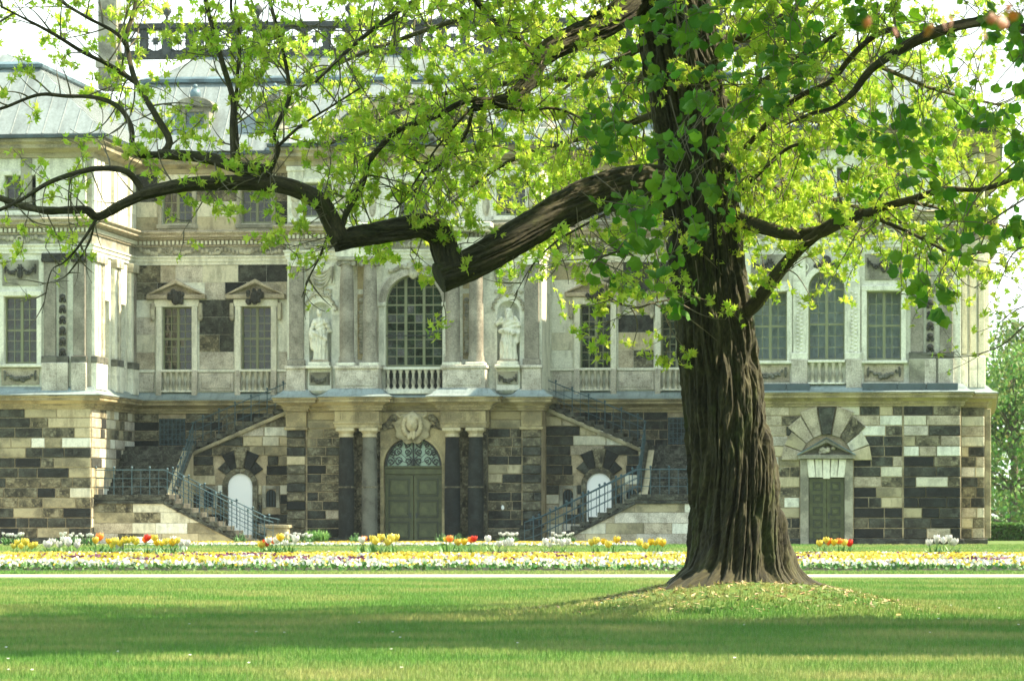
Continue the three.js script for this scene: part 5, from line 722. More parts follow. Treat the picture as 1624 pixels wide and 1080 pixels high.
[[20, 148, 34, rep2('white', 8), 'white tulips in the far bed at left edge'], [120, 148, 60, rep2('white', 12), 'white tulip row under the left wing wall'], [380, 149, 16, rep2('bud', 7), 'green budding tulips below left stair slope'], [470, 148, 52, rep2('white', 12), 'white flower clump at the left stair foot'], [562, 149, 14, rep2('bud', 7), 'green tulip buds left of the portal columns'], [618, 149, 14, rep2('bud', 6), 'green tulip buds before the portal leaf'], [700, 149, 16, rep2('bud', 8), 'green tulip buds before the right portal column'], [726, 149, 14, rep2('bud', 6), 'green tulip buds right of the portal columns'], [806, 149, 30, rep2('white', 9), 'white flower clump at the right stair foot'], [893, 149, 34, rep2('white', 9), 'white flower clump below the right stair slope']].forEach(([px, d, w, l, label], i) => tulips(px, d, w, l, label, 400 + i, 0.30, 1.5));
{ // leafy shrub at the portal and stone bench before the left stair
  const r = rng(88), b = thing('leafy_shrub', 'small bright green shrub in front of the left portal wall', 'shrub'); b.position.set((503 - 812) / 6460 * 150, 0.1, -150); const L = []; for (let i = 0; i < 130; i++) { const g = tulipLeaf.clone(); g.rotateX((r() - 0.5) * 1.4); g.rotateY(r() * 6.28); g.scale(1.1, 0.9 + r() * 0.6, 1.1); g.translate((r() - 0.5) * 0.8, r() * 0.1, (r() - 0.5) * 0.5); L.push(g); } mesh('leaves', L, new THREE.MeshPhysicalMaterial({ color: C(0.18, 0.36, 0.07), roughness: 0.6, transmission: 0.3, thickness: 0, side: THREE.DoubleSide }), b); mesh('stem', [tube([V(0, -0.1, 0), V(0, 0.2, 0)], 0.02, 5)], stemMat, b);
  const s = thing('stone_bench', 'low white stone bench with rounded slabs before the left stair wall', 'bench'), d = 132, X = p => (p - 812) / 6460 * d; s.position.set(X(238), 0, -d); s.scale.y = 0.68; const k = d / 6460;
  mesh('seat', [cbox(-58 * k, 58 * k, 0.32, 0.42, -0.35, 0.35, 0.03)], M.ivory, s); mesh('leg', [cbox(-54 * k, -44 * k, 0, 0.33, -0.3, 0.3)], M.sooty, s); mesh('leg', [cbox(46 * k, 58 * k, -0.05, 0.5, -0.3, 0.3)], M.ivory, s); mesh('base', [cbox(-40 * k, 44 * k, -0.02, 0.08, -0.35, 0.35)], M.ivory, s);
  mesh('slab', [new THREE.CylinderGeometry(0.5, 0.54, 0.1, 20).scale(1, 1, 0.6).translate(-10 * k, 0.47, 0)], M.ivory, s); mesh('slab', [new THREE.CylinderGeometry(0.34, 0.42, 0.12, 20).scale(1, 1, 0.6).translate(-12 * k, 0.58, 0)], M.ivory, s); mesh('slab', [new THREE.CylinderGeometry(0.36, 0.38, 0.09, 20).scale(1, 1, 0.6).translate(34 * k, 0.465, 0)], M.ivory, s);
}
// daisies on the lawn
{ const r = rng(66), L = []; for (let i = 0; i < 26; i++) { const z = -(29 + r() * 22), x = (r() * 2 - 1) * -z * 0.125; L.push({ p: V(x, groundY(x, z) + 0.05, z), e: [-1.2, 0, r()], s: 0.012, c: [0.7, 0.7, 0.66] }); } const g = instanced('lawn_daisies', pansyGeo, petalMat, L); g.userData.label = 'scattered tiny white daisies in the near lawn'; g.userData.category = 'daisies'; }

// ---------------------------------------------------------------- the big tree
const barkTex = tile(512, (u, v) => { const a = tfbm(u, v, 12, 4, 81), f = tfbm(u, v, 70, 3, 82), m = sstep(0.55, 0.75, tfbm(u, v, 7, 3, 83)); const k = 0.62 + 0.5 * (a - 0.5) + 0.5 * (f - 0.5); return [k * lerp(1, 0.92, m), k * lerp(0.96, 0.99, m), k * lerp(0.78, 0.62, m)]; });
const barkMat = new THREE.MeshStandardMaterial({ color: C(0.088, 0.09, 0.063), map: rep(barkTex, 1), roughness: 0.95, bumpMap: rep(bumpStone, 3), bumpScale: 0.012 });
const limbMat = new THREE.MeshStandardMaterial({ color: C(0.10, 0.095, 0.062), map: rep(barkTex, 2), roughness: 0.95 });
const twigMat = new THREE.MeshStandardMaterial({ color: C(0.12, 0.105, 0.07), roughness: 0.9 });
const ATP = (px, py, d) => V((px - 812) / 6460 * d, 1.2 + (814 - py) / 6460 * d, -d);
const furrow = (s, y, q = 1) => {                                          // long interlaced ridges, 0..1
  const wv = s + 0.10 * (fbm(s * 2.2, y * 0.7, 2) - 0.5) * 2, a = 1 - Math.abs(2 * noise(wv * 15 * q, y * 1.2, 7) - 1), b = 1 - Math.abs(2 * noise(wv * 27 * q + 30, y * 1.9, 3) - 1), c = fbm(s * 40 * q, y * 14, 5, 3);
  const e = x => sstep(0.03, 0.42, 1 - x); return clamp(0.78 * e(a) * (0.75 + 0.25 * e(b)) + 0.10 * (1 - b) + 0.34 * (c - 0.4), 0, 1.1);
};
function barkTube(pts, rad, seg, nLen, amp, q = 1, flare = null, cutEnd = false) { // displaced bark surface
  const cv = new THREE.CatmullRomCurve3(pts, false, 'centripetal'), P = cv.getSpacedPoints(nLen), Ltot = cv.getLength(); const pos = [], idx = [], uv = []; let N = null;
  const tt = []; { const cum = [0]; for (let i = 1; i < pts.length; i++) cum.push(cum[i - 1] + pts[i].distanceTo(pts[i - 1])); const tot = cum[cum.length - 1]; for (let i = 0; i <= nLen; i++) { const s = i / nLen * tot; let k = 0; while (k < cum.length - 2 && cum[k + 1] < s) k++; const t = (s - cum[k]) / (cum[k + 1] - cum[k] || 1); tt.push(lerp(rad[k], rad[k + 1], clamp(t, 0, 1))); } }
  for (let i = 0; i <= nLen; i++) {
    const T = P[Math.min(i + 1, nLen)].clone().sub(P[Math.max(i - 1, 0)]).normalize(); if (!N) { N = Math.abs(T.y) > 0.8 ? V(1, 0, 0) : V(0, 1, 0); } N.addScaledVector(T, -N.dot(T)).normalize(); const B = T.clone().cross(N), yl = i / nLen * Ltot;
    for (let k = 0; k <= seg; k++) { const a = (k % seg) / seg * Math.PI * 2; let r = tt[i]; if (flare) r *= flare(a, P[i].y); const sc = a * tt[i]; const lob = 1 + 0.06 * (fbm(Math.cos(a) * 1.6 + 5, yl * 0.5, Math.sin(a) * 1.6) - 0.5) * 2;
      const sa = Math.abs(((a / Math.PI + 1) % 2) - 1); const f = furrow(Math.cos(a) * tt[i] * 0.8 + (a > Math.PI ? 9.3 : 0) + a * tt[i] * 0.55, yl, q); r = r * lob + amp * (f - 0.55);
      pos.push(P[i].x + r * (Math.cos(a) * N.x + Math.sin(a) * B.x), P[i].y + r * (Math.cos(a) * N.y + Math.sin(a) * B.y), P[i].z + r * (Math.cos(a) * N.z + Math.sin(a) * B.z)); uv.push(k / seg * 2 * Math.PI * tt[i], yl * 0.35); }
  }
  const w = seg + 1; for (let i = 0; i < nLen; i++) for (let k = 0; k < seg; k++) { const a = i * w + k; idx.push(a, a + w + 1, a + 1, a, a + w, a + w + 1); }
  const c = pos.length / 3, e = P[nLen].clone().addScaledVector(P[nLen].clone().sub(P[nLen - 1]).normalize(), cutEnd ? 0.01 : tt[nLen] * 0.5); pos.push(e.x, e.y, e.z); uv.push(0, 0); for (let k = 0; k < seg; k++) idx.push(nLen * w + k, c, nLen * w + k + 1);
  const g = new THREE.BufferGeometry(); g.setAttribute('position', new THREE.Float32BufferAttribute(pos, 3)); g.setAttribute('uv', new THREE.Float32BufferAttribute(uv, 2)); g.setIndex(idx); g.computeVertexNormals(); return g;
}
const tree = thing('tulip_tree', 'huge tree with deeply furrowed leaning trunk and long crooked limbs on the lawn mound', 'tree');
const TD = 46.5;
{ // trunk outline: row, left edge, right edge in metres at the tree's distance
  const rows = [[985, 1085, 1262], [930, 1090, 1254], [895, 1093, 1252], [850, 1094, 1246], [800, 1095, 1238], [740, 1094, 1228], [683, 1089, 1217], [600, 1083, 1206], [500, 1073, 1191], [400, 1063, 1177], [300, 1053, 1166], [200, 1040, 1153], [100, 1024, 1139], [0, 1008, 1124], [-150, 985, 1096], [-320, 968, 1062], [-560, 950, 1030], [-900, 940, 990], [-1250, 938, 962]];
  const pts = rows.map(([y, l, r]) => ATP((l + r) / 2, y, TD)), rad = rows.map(([y, l, r]) => (r - l) / 2 / 6460 * TD);
  const flare = (a, y) => { const t = clamp((0.98 - y) / 0.85, 0, 1), lobes = 0.5 + 0.5 * Math.sin(a * 5 + 0.6) * 0.55 + 0.25 * Math.sin(a * 3 + 2); return 1 + t * t * (0.2 + 0.6 * lobes) + Math.pow(clamp((0.58 - y) / 0.5, 0, 1), 1.4) * (0.7 + 0.5 * lobes); };
  mesh('trunk', barkTube(pts.slice(0, 15), rad.slice(0, 15), 420, 560, 0.095, 1, flare), barkMat, tree);
  mesh('upper_trunk', barkTube(pts.slice(13), rad.slice(13).map(x => x * 0.97), 40, 80, 0.03), limbMat, tree);
}
// boughs: [name, label-free points [px, py, dDepth], width at start, width at end (in thousandths of the tree's scale)]
const boughs = [
  [[[1100, 296, 0], [1000, 294, -0.5], [940, 309, -0.9], [880, 340, -1.2], [800, 388, -1.5], [740, 422, -1.7], [696, 441, -1.8]], 64, 44, 1],
  [[[718, 432, -1.75], [706, 400, -1.75], [697, 374, -1.8], [672, 359, -1.9], [640, 362, -2], [595, 370, -2], [560, 376, -2.1], [530, 384, -2.2]], 42, 27, 1],
  [[[540, 382, -2.2], [524, 350, -2.2], [508, 322, -2.3], [480, 305, -2.3], [448, 294, -2.4], [407, 290, -2.4], [345, 290, -2.4], [293, 293, -2.4], [248, 302, -2.5], [224, 308, -2.5]], 30, 17, 1],
  [[[230, 306, -2.5], [193, 324, -2.4], [152, 343, -2.3], [138, 333, -2.3], [114, 333, -2.3], [72, 334, -2.3], [34, 326, -2.2], [0, 314, -2.2], [-60, 296, -2.1]], 15, 8, 1],
  [[[226, 306, -2.5], [214, 286, -2.5], [197, 271, -2.6], [155, 267, -2.6], [114, 276, -2.7], [76, 290, -2.7], [30, 318, -2.8], [-30, 345, -2.8]], 11, 5],
  [[[405, 292, -2.4], [422, 275, -2.4], [410, 268, -2.4], [379, 266, -2.4], [328, 250, -2.3], [276, 245, -2.2], [250, 245, -2.2]], 20, 15, 1],
  [[[258, 245, -2.2], [221, 246, -2.2], [210, 236, -2.1], [207, 200, -2.0], [186, 169, -1.9], [152, 155, -1.8], [103, 152, -1.7], [62, 150, -1.6], [0, 172, -1.5], [-50, 180, -1.4]], 10, 4],
  [[[256, 245, -2.2], [268, 226, -2.1], [248, 186, -2], [234, 162, -1.9], [214, 128, -1.8], [203, 86, -1.6], [200, 59, -1.5], [215, 0, -1.3], [220, -60, -1.2]], 12, 5],
  [[[216, 132, -1.8], [172, 103, -1.8], [131, 83, -1.9], [86, 55, -2], [41, 31, -2.1], [0, 10, -2.2]], 8, 3],
  [[[203, 80, -1.6], [186, 55, -1.6], [138, 28, -1.6], [93, 0, -1.5], [60, -30, -1.5]], 6, 4],
  [[[370, 262, -2.4], [368, 200, -2.3], [369, 160, -2.2], [352, 100, -2.1], [338, 50, -2], [325, 0, -1.9], [318, -50, -1.8]], 10, 6],
  [[[378, 262, -2.3], [373, 172, -2.1], [376, 121, -2], [379, 52, -1.9], [366, 17, -1.8], [370, -40, -1.8]], 6, 4],
  [[[424, 278, -2.4], [441, 234, -2.4], [434, 214, -2.4], [458, 155, -2.4], [455, 114, -2.3], [445, 69, -2.3], [428, 0, -2.2], [420, -50, -2.2]], 8, 4],
  [[[440, 232, -2.4], [476, 200, -2.6], [531, 165, -2.8], [570, 140, -3]], 5, 2.5],
  [[[1040, -40, 0], [990, 15, -0.4], [945, 45, -0.6], [905, 62, -0.8], [866, 84, -1], [850, 107, -1.1], [832, 135, -1.2], [808, 156, -1.3], [785, 163, -1.3], [752, 169, -1.4]], 48, 13, 1],
  [[[800, 160, -1.3], [740, 160, -1.4], [693, 183, -1.6], [631, 207, -1.8], [607, 228, -1.9], [586, 255, -2], [574, 293, -2.1], [548, 340, -2.2], [537, 384, -2.2]], 9, 9],
  [[[750, 170, -1.4], [738, 214, -1.3], [707, 252, -1.2], [672, 286, -1.1], [640, 320, -1], [600, 350, -1]], 6, 2],
  [[[746, 172, -1.4], [693, 234, -1.7], [655, 293, -1.9], [630, 330, -2]], 4, 2],
  [[[735, -30, -2], [753, 0, -1.8], [793, 41, -1.4], [827, 65, -1.1], [856, 95, -1.1]], 7, 9],
  [[[776, 165, -1.3], [827, 174, -1.2], [880, 172, -1.1], [930, 190, -1]], 7, 3],
  [[[1130, 90, 0], [1147, 73, -0.2], [1199, 52, -0.5], [1234, 31, -0.7], [1275, 0, -0.9], [1300, -40, -1]], 14, 10],
  [[[1330, 52, -2], [1275, 87, -1.6], [1227, 118, -1.2], [1185, 146, -0.7], [1143, 201, 0]], 7, 9],
  [[[1428, 72, -2.6], [1421, 49, -2.6], [1397, 52, -2.4], [1372, 69, -2.2], [1345, 97, -1.8], [1320, 128, -1.5], [1268, 153, -1], [1227, 187, -0.6], [1190, 226, -0.3], [1160, 260, 0]], 9, 9],
  [[[1165, 490, 0], [1190, 490, -0.25], [1215, 460, -0.5], [1245, 420, -0.8], [1275, 388, -1], [1310, 362, -1.2], [1345, 345, -1.5], [1375, 338, -1.7], [1400, 330, -1.9], [1450, 315, -2.1], [1500, 300, -2.3], [1560, 300, -2.5], [1640, 268, -2.7]], 24, 6, 1],
  [[[1160, 345, 0], [1190, 354, -0.3], [1215, 362, -0.6], [1250, 371, -0.8], [1300, 368, -1.1], [1335, 352, -1.4], [1370, 338, -1.7]], 24, 15, 1],
  [[[1376, 340, -1.7], [1404, 352, -1.8], [1444, 369, -1.9], [1478, 386, -2], [1519, 405, -2.1], [1560, 400, -2.2]], 7, 3],
  [[[1286, 226, -1.2], [1254, 233, -1], [1216, 264, -0.6], [1180, 300, -0.1]], 5, 7],
  [[[1440, 320, -2], [1490, 330, -1.8], [1540, 345, -1.6], [1600, 360, -1.4]], 6, 3],
  [[[153, 346, -2.3], [122, 393, -2.5], [98, 418, -2.6], [82, 427, -2.7], [66, 497, -2.8]], 5, 1],
  [[[150, 346, -2.3], [140, 385, -2.1], [118, 420, -2], [100, 440, -2], [62, 452, -1.9]], 4, 1],
  [[[520, 372, -2.2], [505, 410, -2.3], [490, 440, -2.4], [478, 472, -2.5]], 4, 1.2],
  [[[1000, 320, -0.8], [940, 350, -1.2], [880, 385, -1.6], [845, 420, -1.9], [815, 470, -2.1]], 5, 1.2],
  [[[1060, 370, -0.6], [1000, 395, -1.8], [960, 405, -2.6], [940, 420, -3]], 4, 2],
  [[[1085, 470, -0.5], [1040, 480, -1.1], [1000, 488, -1.6], [965, 470, -2]], 3, 1.2],
  // boughs on the far side and over the top of the frame
  [[[1040, 60, 0.5], [930, 120, 2], [820, 130, 3.2], [700, 150, 4.2], [600, 190, 5], [520, 230, 5.5]], 14, 4], [[[1040, 180, 0.4], [960, 210, 1.6], [880, 230, 2.6], [800, 260, 3.4], [730, 310, 4], [690, 345, 4.4]], 12, 3],
  [[[1010, -60, 0.2], [900, -30, 1.6], [760, 20, 2.6], [640, 60, 3.6], [540, 100, 4.4], [460, 150, 5]], 13, 4], [[[1010, -80, 0], [880, -60, -1], [700, -20, -2], [600, 40, -2.6], [540, 90, -3], [500, 130, -3.2]], 12, 4],
  [[[1130, 150, 0.5], [1230, 180, 2], [1340, 200, 3.2], [1450, 230, 4.2], [1540, 250, 5]], 13, 4], [[[1140, 60, 0.4], [1260, 70, 1.8], [1380, 100, 3], [1480, 140, 4], [1600, 170, 5]], 13, 4], [[[1150, 260, 0.5], [1240, 300, 1.8], [1330, 320, 2.8], [1420, 350, 3.8], [1500, 380, 4.6]], 11, 3], [[[1030, 100, 0.5], [980, 180, 1.8], [930, 260, 2.6], [890, 330, 3.2], [860, 390, 3.6]], 9, 2]
];
const limbPaths = [];
boughs.forEach(([p, w0, w1, big], i) => { const pts = p.map(q => ATP(q[0], q[1], TD + q[2])), k = TD / 6460 / 2, rad = p.map((_, j) => lerp(w0, w1, j / (p.length - 1)) * k); limbPaths.push({ pts, rad });
  const L = new THREE.CatmullRomCurve3(pts).getLength(); mesh('limb', big ? barkTube(pts, rad, w0 > 40 ? 120 : 48, Math.round(L * (w0 > 40 ? 70 : 36)), w0 > 40 ? 0.042 : 0.016, w0 > 40 ? 1.5 : 2.6, null, i < 2) : barkTube(pts, rad, 9, Math.round(L * 14) + 6, 0.004, 4), big && w0 > 40 ? barkMat : limbMat, tree); });

// twigs and leaves
const leafGeo = (lobes, cup, ruf) => { const f = [], P = lobes.map(([x, y], i) => [x, y, cup * (x * x * 1.6 + (y - 0.45) * (y - 0.45)) + ruf * (i % 2 ? 1 : -1) * Math.abs(x)]), I = lobes.map(([x, y]) => [x * 0.5, 0.12 + (y - 0.12) * 0.5, cup * 0.25 * x * x]), c = [0, 0.12, 0];
  for (const s of [1, -1]) for (let i = 0; i < P.length - 1; i++) { const q = v => [v[0] * s, v[1], v[2]], a = q(P[i]), b = q(P[i + 1]), d = q(I[i]), e = q(I[i + 1]); const T = (u, v, w) => s > 0 ? f.push(...u, ...v, ...w) : f.push(...u, ...w, ...v); T(c, d, e); T(d, a, b); T(d, b, e); } return tri(f); };
const starLeaf = leafGeo([[0, 0], [0.22, 0.02], [0.52, 0.1], [0.24, 0.34], [0.46, 0.72], [0.14, 0.6], [0, 1.0]], -0.4, 0.08);
const roundLeaf = leafGeo([[0, -0.02], [0.24, -0.06], [0.5, 0.16], [0.56, 0.44], [0.42, 0.68], [0.40, 0.92], [0.2, 0.86], [0, 0.78]], -0.32, 0.07);
const leafMat = new THREE.MeshPhysicalMaterial({ color: 0xffffff, roughness: 0.75, specularIntensity: 0.4, transmission: 0.5, thickness: 0, side: THREE.DoubleSide });
const rT = rng(1234), twigs = [], young = [], mature = [];
const rnd = a => (rT() - 0.5) * 2 * a;
function addLeaf(p, list, sz, c) { list.push({ p: p.clone(), e: [rnd(1.5) - 0.5, rT() * 6.28, rnd(1.5)], s: sz, c }); }
const yCol = () => { const k = 0.75 + rT() * 0.5, t = rT(); return [k * lerp(0.34, 0.66, t), k * lerp(0.56, 0.72, t), k * lerp(0.04, 0.10, t)]; };
const mCol = () => { const k = 0.6 + 1.0 * rT() * rT() + 0.2 * rT(), t = rT(); return [k * lerp(0.07, 0.18, t), k * lerp(0.25, 0.36, t), k * 0.01]; };  // wide brightness spread paints some leaves as if sunlit
function grow(p, dir, len, r, lv, o) {
  const n = Math.max(4, Math.round(len / 0.07)), pts = [p.clone()], d = dir.clone().normalize(), q = p.clone(), kids = []; const cur = V(rnd(0.25), rnd(0.25), rnd(0.25));
  for (let i = 1; i <= n; i++) { cur.add(V(rnd(0.14), rnd(0.14), rnd(0.14))).multiplyScalar(0.9); d.addScaledVector(cur, 0.55).add(V(0, o.lift * 0.05, 0)).normalize(); q.addScaledVector(d, len / n); pts.push(q.clone()); if (lv < o.depth && i > 1 && rT() < o.fork) kids.push([q.clone(), d.clone(), 1 - i / n]); }
  twigs.push(tube(pts, pts.map((_, i) => Math.max(0.003, r * (1 - 0.75 * i / n))), lv === 0 ? 5 : 4, false));
  for (const [kp, kd, t] of kids) { const side = V(rnd(1), rnd(1) + 0.15 * o.lift, rnd(1)); grow(kp, kd.clone().multiplyScalar(0.75).add(side.multiplyScalar(0.85)), len * (0.32 + 0.3 * rT()), r * 0.6, lv + 1, o); }
  if (lv >= 1 || o.depth === 0) { const list = o.mature ? mature : young; const m = o.leaves; for (let i = 1; i < pts.length; i++) if (rT() < m * 0.32) addLeaf(pts[i].clone().add(V(rnd(0.03), rnd(0.03), rnd(0.03))), list, o.size * (0.6 + rT() * 0.6), o.mature ? mCol() : yCol());
    const e = pts[pts.length - 1]; for (let i = 0; i < 3 * m; i++) if (rT() < 0.8) addLeaf(e.clone().add(V(rnd(0.045), rnd(0.045), rnd(0.045))), list, o.size * (0.7 + rT() * 0.6), o.mature ? mCol() : yCol()); }
}
// leafiness of the crown as it stands: bare below the crooked limb, dense in the middle and at right
limbPaths.forEach((l, i) => {
  const far = i >= boughs.length - 8, c = new THREE.CatmullRomCurve3(l.pts), L = c.getLength(), n = Math.round(L * (i === 0 ? 2.0 : i === 1 ? 4.5 : i < 6 ? 5.5 : i === 23 || i === 24 ? 6 : i >= 28 && i <= 33 ? 7 : far ? 13 : i < 14 ? 7.5 : 11.5));
  for (let k = 0; k < n; k++) { const t = (k + rT()) / n; if (i === 0 && t < 0.1) continue; const p = c.getPointAt(t), T = c.getTangentAt(t), down = i >= 28 && i <= 31; const dir = T.clone().multiplyScalar(0.35).add(V(rnd(1), rnd(1) + (down ? -0.5 : 0.25), rnd(1)));
    const hang = rT() < 0.25; if (hang) dir.y -= 0.9; grow(p, dir, (0.35 + rT() * 0.6) * (down ? 0.55 : 1) * (i < 5 ? 0.85 : 1), 0.0075 + 0.005 * rT(), 0, { depth: 2, fork: 0.26, lift: hang ? -0.6 : 0.6, leaves: down ? 0.3 : (i < 14 ? 1.35 : 2.0), size: 0.085, mature: false }); }
});
// larger, darker leaves on shoots in front of the trunk and at the right, nearer the camera
const clumps = [[1020, 70, 60, 60, 12], [1080, 130, 60, 80, 18], [1000, 190, 70, 60, 14], [1100, 250, 60, 60, 16], [960, 215, 35, 35, 8], [1180, 90, 60, 60, 12], [1200, 200, 60, 60, 12], [1060, 330, 60, 50, 14], [990, 350, 40, 30, 8], [1140, 330, 40, 40, 7], [975, 410, 40, 30, 9], [1060, 415, 30, 30, 7], [1075, 480, 22, 22, 5], [990, 465, 25, 15, 4], [1250, 60, 60, 50, 10], [1330, 40, 50, 50, 8], [1340, 200, 50, 40, 12], [1270, 130, 60, 50, 10], [1395, 250, 45, 45, 11], [1370, 310, 50, 30, 10], [1450, 180, 50, 50, 9], [1500, 100, 50, 60, 8], [1590, 140, 40, 60, 8], [1530, 220, 50, 50, 9], [1480, 300, 45, 35, 9], [1545, 385, 35, 35, 9], [1590, 260, 40, 60, 9], [1450, 440, 35, 30, 7], [1480, 470, 20, 20, 4], [1430, 50, 50, 40, 7], [1560, 30, 50, 40, 7], [1150, 20, 60, 40, 10], [1060, 20, 50, 40, 8], [1600, 60, 40, 40, 6], [1600, 390, 30, 40, 5], [1120, 190, 40, 40, 8]];
const shoots = [];
for (const [cx, cy, rx, ry, n] of clumps) { const dz = -1.2 - rT() * 4.5; const c = ATP(cx, cy - ry * 0.9 - 10, TD + dz); for (let k = 0; k < Math.ceil(n / 2.4); k++) { const tx = cx + rnd(rx), ty = cy + rnd(ry), e = ATP(tx, ty, TD + dz + rnd(0.5)); const s = c.clone().add(V(rnd(0.55), 0.12 + rnd(0.2), rnd(0.3))), mid = s.clone().lerp(e, 0.5).add(V(rnd(0.16), rnd(0.1), rnd(0.1))); const cp = new THREE.CatmullRomCurve3([s, mid, e]).getPoints(9); twigs.push(tube(cp, cp.map((_, i) => 0.006 - 0.0003 * i), 4, false));
    for (let j = 3; j <= 8; j++) if (rT() < 0.3) addLeaf(cp[j].clone().add(V(rnd(0.05), rnd(0.05), rnd(0.05))), mature, 0.09 + rT() * 0.05, mCol());
    const m = 3 + (rT() * 4 | 0); for (let j = 0; j < m; j++) { const w = V(rnd(1), rnd(1) - 0.2, rnd(1)).normalize(); const L = mature; L.push({ p: e.clone().addScaledVector(w, 0.05 + rT() * 0.11), e: [rnd(0.9) - 0.35, rnd(0.9), rnd(3.1)], s: 0.085 + rT() * 0.075, c: mCol() }); } } }
stuffed(mesh('twigs', mergeGeometries(twigs.map(g => { const q = g.toNonIndexed(); return q; })), twigMat, tree));
console.log('twigs', twigs.length, 'young', young.length, 'mature', mature.length);
{ // the largest leaves stand singly
  mature.sort((a, b) => b.s - a.s); const singles = mature.slice(0, 290), tones = [0, 1, 2, 3].map(k => new THREE.MeshPhysicalMaterial({ color: C(0.06 + 0.04 * k, 0.21 + 0.05 * k, 0.01), roughness: 0.75, specularIntensity: 0.4, transmission: 0.5, thickness: 0, side: THREE.DoubleSide }));
  singles.forEach((t, i) => { const m = mesh('leaf', roundLeaf, tones[i % 4], tree); m.position.copy(t.p); m.rotation.set(...t.e); m.scale.setScalar(t.s); });
  instanced('dark_foliage', roundLeaf, leafMat, mature.slice(290), tree); instanced('young_foliage', starLeaf, leafMat, young, tree);
}
const crownMat = leafMat.clone(); crownMat.transmission = 0.3;
// crown above the frame: it shades the lawn
function crown(parent, c, R, n, seed, size, name = 'upper_foliage', keep = () => true) { const r = rng(seed), L = [], cl = []; for (let i = 0; i < n / 120; i++) { const a = r() * 6.28, e = Math.acos(2 * r() - 1), q = Math.pow(r(), 0.45); const w = V(c.x + R.x * q * Math.sin(e) * Math.cos(a), c.y + R.y * q * Math.cos(e), c.z + R.z * q * Math.sin(e) * Math.sin(a)); if (keep(w)) cl.push(w); }
  for (const p of cl) for (let k = 0; k < 120; k++) L.push({ p: p.clone().add(V((r() + r() + r() - 1.5) * 0.85, (r() + r() + r() - 1.5) * 0.5, (r() + r() + r() - 1.5) * 0.75)), e: [r() * 6, r() * 6, r() * 6], s: size * (0.7 + r() * 0.7), c: [0.12 + r() * 0.10, 0.28 + r() * 0.10, 0.03] }); instanced(name, roundLeaf, crownMat, L, parent); return cl; }
function boughTo(parent, a, list, r0) { for (const e of list) { const m = a.clone().lerp(e, 0.5).add(V(0, 0.5, 0)); const p = new THREE.CatmullRomCurve3([a, m, e]).getPoints(10); mesh('limb', std(tube(p, p.map((_, i) => r0 * (1 - 0.085 * i)), 7)), limbMat, parent); } }
{ const cl = crown(tree, V(4, 12.6, -39.5), V(6.8, 4.0, 6.5), 24000, 41, 0.33, 'upper_foliage', p => p.z > -44.6 || p.x < 1.5); boughTo(tree, V(1.0, 9.6, -46.5), cl.slice(0, 14), 0.11); }

// neighbour beyond the right edge: its bough reaches into the picture and its crown shades the near lawn
{
  const t = thing('neighbour_tree', 'tree beyond the right edge whose dark mossy bough enters at the top right', 'tree'); const bx = 12.2, bz = -39;
  mesh('trunk', barkTube([V(bx, -0.1, bz), V(bx + 0.1, 3, bz), V(bx - 0.1, 6.5, bz - 0.3), V(bx, 12, bz - 0.2)], [0.5, 0.4, 0.34, 0.1], 40, 90, 0.04), limbMat, t);
  const p = [[1624 + 560, 150, 38.5], [1900, 90, 40], [1690, 60, 41.5], [1620, 44, 42.3], [1581, 33, 42.6], [1522, 40, 42.9], [1477, 54, 43], [1438, 73, 43.3], [1390, 104, 43.6], [1372, 122, 43.8], [1352, 149, 44], [1324, 170, 44.2], [1286, 181, 44.5], [1247, 198, 45]].map(q => ATP(...q)); const w = [34, 26, 19, 17, 16, 16, 17, 17, 13, 12, 10, 8, 6, 3].map(x => x / 2 / 6460 * 43);
  mesh('limb', barkTube(p, w, 40, 260, 0.008, 3), limbMat, t);
  const tw = []; twigs.length = 0; const y0 = young.length; const c = new THREE.CatmullRomCurve3(p.slice(2)); for (let k = 0; k < 46; k++) { const q = c.getPointAt((k + rT()) / 46); grow(q, V(rnd(1), rnd(1) + 0.1, rnd(1)), 0.35 + rT() * 0.55, 0.006, 0, { depth: 2, fork: 0.2, lift: rT() < 0.3 ? -0.6 : 0.5, leaves: 0.9, size: 0.08 }); }
  const hangs = [[[1700, 470], [1624, 518], [1594, 545], [1558, 560], [1529, 566], [1462, 563]], [[1690, 470], [1640, 480], [1600, 500], [1575, 525]], [[1660, 380], [1610, 400], [1590, 440], [1572, 480]], [[1650, 300], [1560, 360], [1500, 420], [1470, 470]], [[1640, 230], [1540, 330], [1520, 420], [1490, 480]]]; for (const h of hangs) { const q = h.map(a => ATP(a[0], a[1], 42)), cc = new THREE.CatmullRomCurve3(q), pp = cc.getPoints(24); twigs.push(tube(pp, pp.map((_, i) => 0.011 * (1 - i / 30)), 5, false)); for (let k = 0; k < 11; k++) grow(cc.getPointAt(0.25 + 0.75 * (k + rT()) / 11), V(rnd(1), rnd(1) - 0.2, rnd(1)), 0.22 + rT() * 0.25, 0.004, 1, { depth: 2, fork: 0.12, lift: -0.3, leaves: 0.5, size: 0.075 }); }
  stuffed(mesh('twigs', mergeGeometries(twigs.map(g => g.toNonIndexed())), twigMat, t)); instanced('young_foliage', starLeaf, leafMat, young.slice(y0), t);
  const cl = crown(t, V(bx, 9.6, bz + 0.3), V(5.5, 3.2, 5), 20000, 43, 0.33); boughTo(t, V(bx, 7, bz - 0.3), cl.slice(0, 16), 0.1);
}
